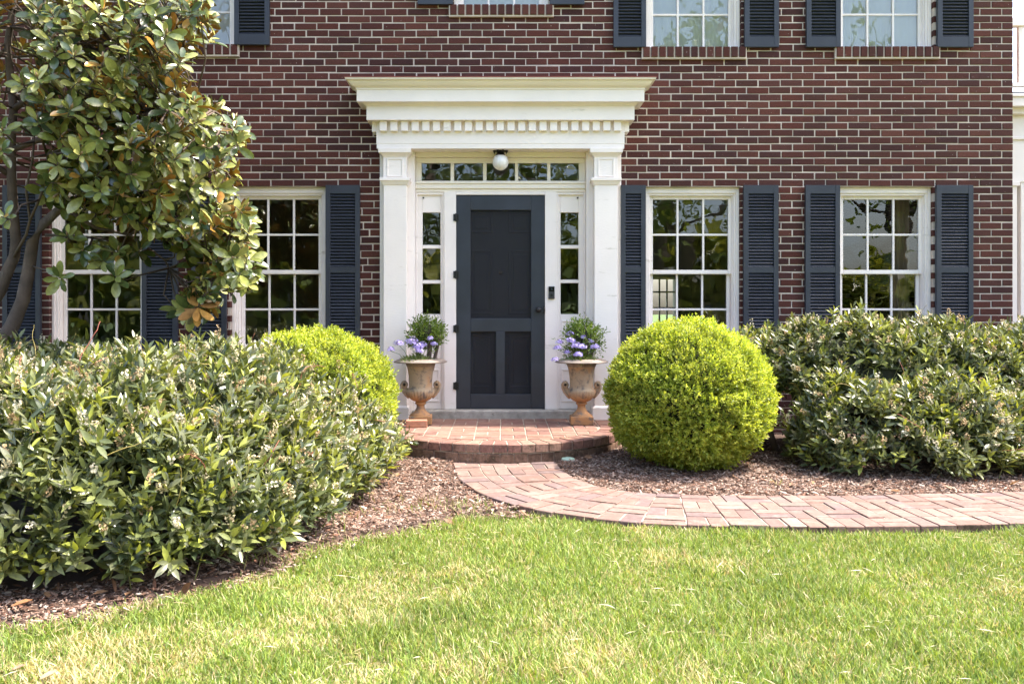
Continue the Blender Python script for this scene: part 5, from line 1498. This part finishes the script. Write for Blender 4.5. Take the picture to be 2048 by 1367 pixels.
# weeds and stray grass in the mulch
n = 420
wx, wy = [], []
for (px_, py_, s_, k_) in ((1150, 975, 0.10, 26), (1555, 965, 0.03, 12), (1490, 932, 0.03, 10), (830, 1010, 0.25, 110), (930, 1015, 0.2, 120), (700, 1070, 0.25, 110), (560, 1110, 0.15, 60)):
    Zq = 2090 / (py_ - 620); wx.append((px_ - 1001) * Zq / FPX + rng.normal(size=k_) * s_); wy.append(Zq - CAM_D + rng.normal(size=k_) * s_ * 0.6)
wx, wy = np.concatenate(wx), np.concatenate(wy)
ok = (poly_sdf(wx, wy, PATHPOLY) < -0.01) & (poly_sdf(wx, wy, LAWN) < 0.05); wx, wy = wx[ok], wy[ok]; n = len(wx)
d = unit(np.stack([rng.normal(size=n) * 0.5, rng.normal(size=n) * 0.5, np.ones(n)], 1))
V, F, T, _ = cloud(*leaf_template(0.09, 0.1, 0.3, ((0.5, 0.8),))[:2], np.stack([wx, wy, bed_z(wx, wy)], 1), frames(d, rdirs(n)), rng.uniform(0.03, 0.085, n), np.array([(0.17, 0.25, 0.05), (0.28, 0.28, 0.10), (0.40, 0.34, 0.18)])[rng.integers(0, 3, n)])
tag(link('weeds', fast_mesh('weeds', V, F, m_grass, T)), 'stray grass and weeds sprouting in the mulch', 'weeds', kind='stuff')

# fallen leaves
def fallen(px_, py_, L, rot, col, label, z0=0.0):
    Zq = (CAM_H - z0) * FPX / (py_ - 620); X, Y = (px_ - 1001) * Zq / FPX, Zq - CAM_D
    v, f, _ = leaf_template(0.42, 0.25, -0.18, ((0.25, 0.8), (0.6, 1.0)))
    V2 = np.vstack([v, v - (0, 0, 0.01)]); F2 = np.vstack([f, f[:, ::-1] + len(v)])
    o = link('fallen_leaf', fast_mesh('fallen_leaf', V2, F2, m_mag_bot, np.tile(col, (len(V2), 1))))
    o.location = (X, Y, z0); o.rotation_euler = (0.1, 0.15, rot); o.scale = (L, L, L)
    tag(o, label, 'leaf', 'fallen leaves on the ground')
fallen(20, 1340, 0.05, -1.1, (0.30, 0.20, 0.13), 'pale brown fallen leaf on the lawn at the far left edge', -0.015)
fallen(78, 1358, 0.06, -0.75, (0.33, 0.24, 0.155), 'larger pale fallen leaf on the lawn at bottom left', -0.015)
fallen(20, 1212, 0.09, -1.4, (0.30, 0.15, 0.07), 'brown fallen leaf in the shade below the left hedge', 0.01)
fallen(1905, 978, 0.07, 0.6, (0.38, 0.28, 0.19), 'pale curled fallen leaf under the right hedge beside the path', 0.01)
# pale green valve cover beside the step
Zq = 1.2 * FPX / (921 - 620)
b = MB(); b.lathe([(0.0, 0.014), (0.042, 0.013), (0.050, 0.010), (0.054, 0.002), (0.056, -0.02)], 20); b.lathe([(0.020, 0.0145), (0.020, 0.018), (0.012, 0.018), (0.012, 0.0145)], 12)
o = b.build('valve_cover', paint('pale_green_plastic', (0.38, 0.52, 0.42), 0.5, 0.2, 20), smooth=True, loc=(ux(1136, Zq - CAM_D), Zq - CAM_D, 0.012)); tag(o, 'flat pale green cover in the mulch where path meets step', 'cover')
# grey edging slab end under the left hedge
Zq = 1.2 * FPX / (1095 - 620)
b = MB(); b.add([(-0.09, -0.03, 0), (0.03, -0.03, 0), (0.03, 0.03, 0), (-0.09, 0.03, 0), (-0.02, -0.03, 0.055), (0.045, -0.03, 0.050), (0.045, 0.03, 0.050), (-0.02, 0.03, 0.055)], [(0, 3, 2, 1), (4, 5, 6, 7), (0, 1, 5, 4), (1, 2, 6, 5), (2, 3, 7, 6), (3, 0, 4, 7)])
o = b.build('stone_chunk', m_conc, bevel=0.006, loc=(ux(548, Zq - CAM_D), Zq - CAM_D, -0.02)); tag(o, 'small grey stone sticking out below the left hedge', 'stone')

# ================================================================== SIDE PORCH (right edge)
sp_ = empty('side_porch', (6.6, 1.9, 0)); tag(sp_, 'white painted side porch with roof railing beyond the brick corner', 'porch')
so_ = Vector(sp_.location)
def spart(name, boxes, mat=None):
    b = MB()
    for q in boxes: b.box(q[0] - so_.x, q[1] - so_.x, q[2] - so_.y, q[3] - so_.y, q[4], q[5])
    return b.build(name, mat or m_white, sp_, bevel=0.004)
Y0 = 0.35
spart('corner_post', [(5.02, 5.25, Y0, Y0 + 0.2, -0.2, 2.46), (5.01, 5.27, Y0 - 0.02, Y0 + 0.21, 2.46, 2.50)])
spart('frieze', [(5.015, 8.2, Y0 + 0.01, 3.6, 2.501, 3.18)]); spart('fascia_band', [(5.012, 8.22, Y0 - 0.012, Y0 + 0.009, 2.93, 2.96)])
spart('cornice', [(5.01, 8.3, Y0 - 0.06, 3.65, 3.181, 3.24), (5.01, 8.36, Y0 - 0.14, 3.7, 3.24, 3.33), (5.01, 8.38, Y0 - 0.16, 3.72, 3.331, 3.36)])
spart('roof_deck', [(5.01, 8.3, Y0 - 0.1, 3.6, 3.361, 3.39)], m_slate)
spart('handrail', [(5.02, 8.2, Y0 - 0.06, Y0 + 0.03, 4.07, 4.15)]); spart('bottom_rail', [(5.02, 8.2, Y0 - 0.04, Y0 + 0.01, 3.46, 3.50)])
for k in range(14):
    x = 5.245 + 0.20 * k; spart('baluster', [(x, x + 0.05, Y0 - 0.035, Y0 + 0.005, 3.501, 4.069)])
spart('wall_panel', [(5.30, 8.2, Y0 + 0.06, 3.5, -0.2, 0.8), (5.30, 5.34, Y0 + 0.02, Y0 + 0.1, 0.8, 2.5), (6.20, 8.2, Y0 + 0.06, 3.5, 0.8, 2.5)])
spart('pane', [(5.341, 6.199, Y0 + 0.07, Y0 + 0.074, 0.801, 2.5)], m_glass)
for k in range(1, 4): spart('muntin', [(5.341, 6.199, Y0 + 0.05, Y0 + 0.085, 0.8 + 0.43 * k, 0.822 + 0.43 * k)])

# ================================================================== CURTAINS AND FURNITURE BEHIND THE GLASS
def curtain(x0, x1, z0, z1, y, label, waves=9, amp=0.022):
    n, b = 60, MB(); vs = []
    for i in range(n + 1):
        u = i / n; d = amp * math.sin(u * waves * 2 * PI) + 0.4 * amp * math.sin(u * 23)
        vs += [(x0 + (x1 - x0) * u, y + d, z0 + 0.012 * math.sin(u * 40)), (x0 + (x1 - x0) * u, y + d * 0.7, z1)]
    b.add(vs, [(2 * i, 2 * i + 2, 2 * i + 3, 2 * i + 1) for i in range(n)])
    o = b.build('curtain', m_sheer, smooth=True); tag(o, label, 'curtain', 'sheer curtains in the windows')
for (c, z), lb in zip(UP, ('sheer white curtain in the upstairs window beside the magnolia', 'sheer white curtain in the small window over the doorway', 'sheer white curtain in the upstairs window right of the doorway', 'sheer white curtain in the upstairs window nearest the right corner')):
    curtain(c - 0.44, c + 0.44, z + 0.02, z + 1.3 if z < 4 else 5.25, 0.172, lb, 7, 0.005)
o = MB(); o.box(1.95, 2.35, 1.6, 2.0, 0.21, 0.95); o.box(1.85, 2.45, 1.5, 2.1, 0.95, 0.99)
tag(o.build('side_table', m_wood, bevel=0.01), 'dim wooden table inside the room right of the doorway', 'table')
b = MB(); b.box(4.02, 4.20, 0.42, 0.46, 0.25, 2.35)
for s_, lab in ((4.02, 'tan curtain at the right of the corner window'),):
    n = 24; q = MB(); vs = []
    for i in range(n + 1):
        u = i / n; vs += [(s_ + 0.16 * u, 0.42 + 0.02 * math.sin(u * 18), 0.25), (s_ + 0.16 * u, 0.42 + 0.02 * math.sin(u * 18), 2.35)]
    q.add(vs, [(2 * i, 2 * i + 2, 2 * i + 3, 2 * i + 1) for i in range(n)])
    tag(q.build('curtain', paint('tan_cloth', (0.50, 0.38, 0.27), 0.9), smooth=True), lab, 'curtain')

# ================================================================== TREES ACROSS THE LAWN (seen in the panes)
TT_ = np.array([(0.16, 0.20, 0.045), (0.11, 0.155, 0.035), (0.22, 0.26, 0.055)])
def far_tree(x, y, h, r, seed, bare=0.0):
    o = empty('shade_tree', (x, y, -0.1)); tag(o, 'tall tree across the lawn, seen only mirrored in the window panes', 'tree', 'trees mirrored in the panes')
    rr = np.random.default_rng(seed)
    b = MB(); th = h * 0.9
    b.tube([(0, 0, 0), (0.1, 0, h * 0.3), (-0.1, 0.1, h * 0.6), (0, 0, th)], [0.34, 0.26, 0.18, 0.05], 8)
    tips = []
    for k in range(12):
        a = rr.uniform(0, 6.28); z = h * rr.uniform(0.3, 0.8); L = r * rr.uniform(0.6, 1.0)
        e = (L * math.cos(a), L * math.sin(a), z + L * rr.uniform(0.3, 0.8)); tips.append(e)
        b.tube([(0, 0, z), (e[0] * 0.5, e[1] * 0.5, z + (e[2] - z) * 0.35), e], [0.10, 0.07, 0.02], 6)
    b.build('trunk', m_bark, o, smooth=True)
    n = int(3400 * (1 - bare)); c = np.array(tips)[rr.integers(0, 12, n)] * rr.uniform(0.55, 1.0, (n, 1)) ** np.array([1, 1, 0.4])
    P = c + rr.normal(size=(n, 3)) * r * 0.20
    d = unit(rr.normal(size=(n, 3))); nn = unit(rr.normal(size=(n, 3)))
    tv, tf, _ = leaf_template(0.7, 0.1, 0.1, ((0.5, 1.0),))
    V, F, T, _ = cloud(tv, tf, P, frames(d, nn), rr.uniform(0.22, 0.42, n), TT_[rr.integers(0, 3, n)])
    tag(link('crown', fast_mesh('crown', V, F, m_laurel, T), o), kind='stuff')
for k, (x, y, h, r, bare) in enumerate(((-14, -42, 13, 4.6, 0), (-8.5, -38, 12, 4.2, 0), (-3.5, -40, 13, 4.4, 0), (1.5, -38, 11, 4.0, 0.1), (6.0, -22, 13, 3.8, 0.45), (10.5, -25, 13, 4.0, 0.7), (15, -24, 12, 4.0, 0.6), (20, -28, 12, 4.2, 0.3), (-22, -41, 13, 4.8, 0))):
    far_tree(x, y, h, r, 500 + k, bare)
# the wood edge beyond the lawn
n = 16000
x = rng.uniform(-55, 55, n); hh = 3.2 + 3.0 * vnoise(x, x * 0, 0.12, 60) - np.clip((x - 4) * 0.12, 0, 2.2); z = rng.random(n) ** 0.8 * hh; y = -32 - rng.random(n) * 4 - 1.5 * vnoise(x, z, 0.4, 61)
tv, tf, _ = leaf_template(0.75, 0.1, 0.1, ((0.5, 1.0),))
V, F, T, _ = cloud(tv, tf, np.stack([x, y, z], 1), frames(rdirs(n), rdirs(n)), rng.uniform(0.6, 1.1, n), np.array([(0.30, 0.31, 0.06), (0.20, 0.24, 0.05), (0.36, 0.35, 0.08), (0.10, 0.14, 0.035)])[rng.integers(0, 4, n)])
tag(link('woods', fast_mesh('woods', V, F, m_laurel, T)), 'green wood edge across the lawn, mirrored in the panes', 'woods', kind='stuff')
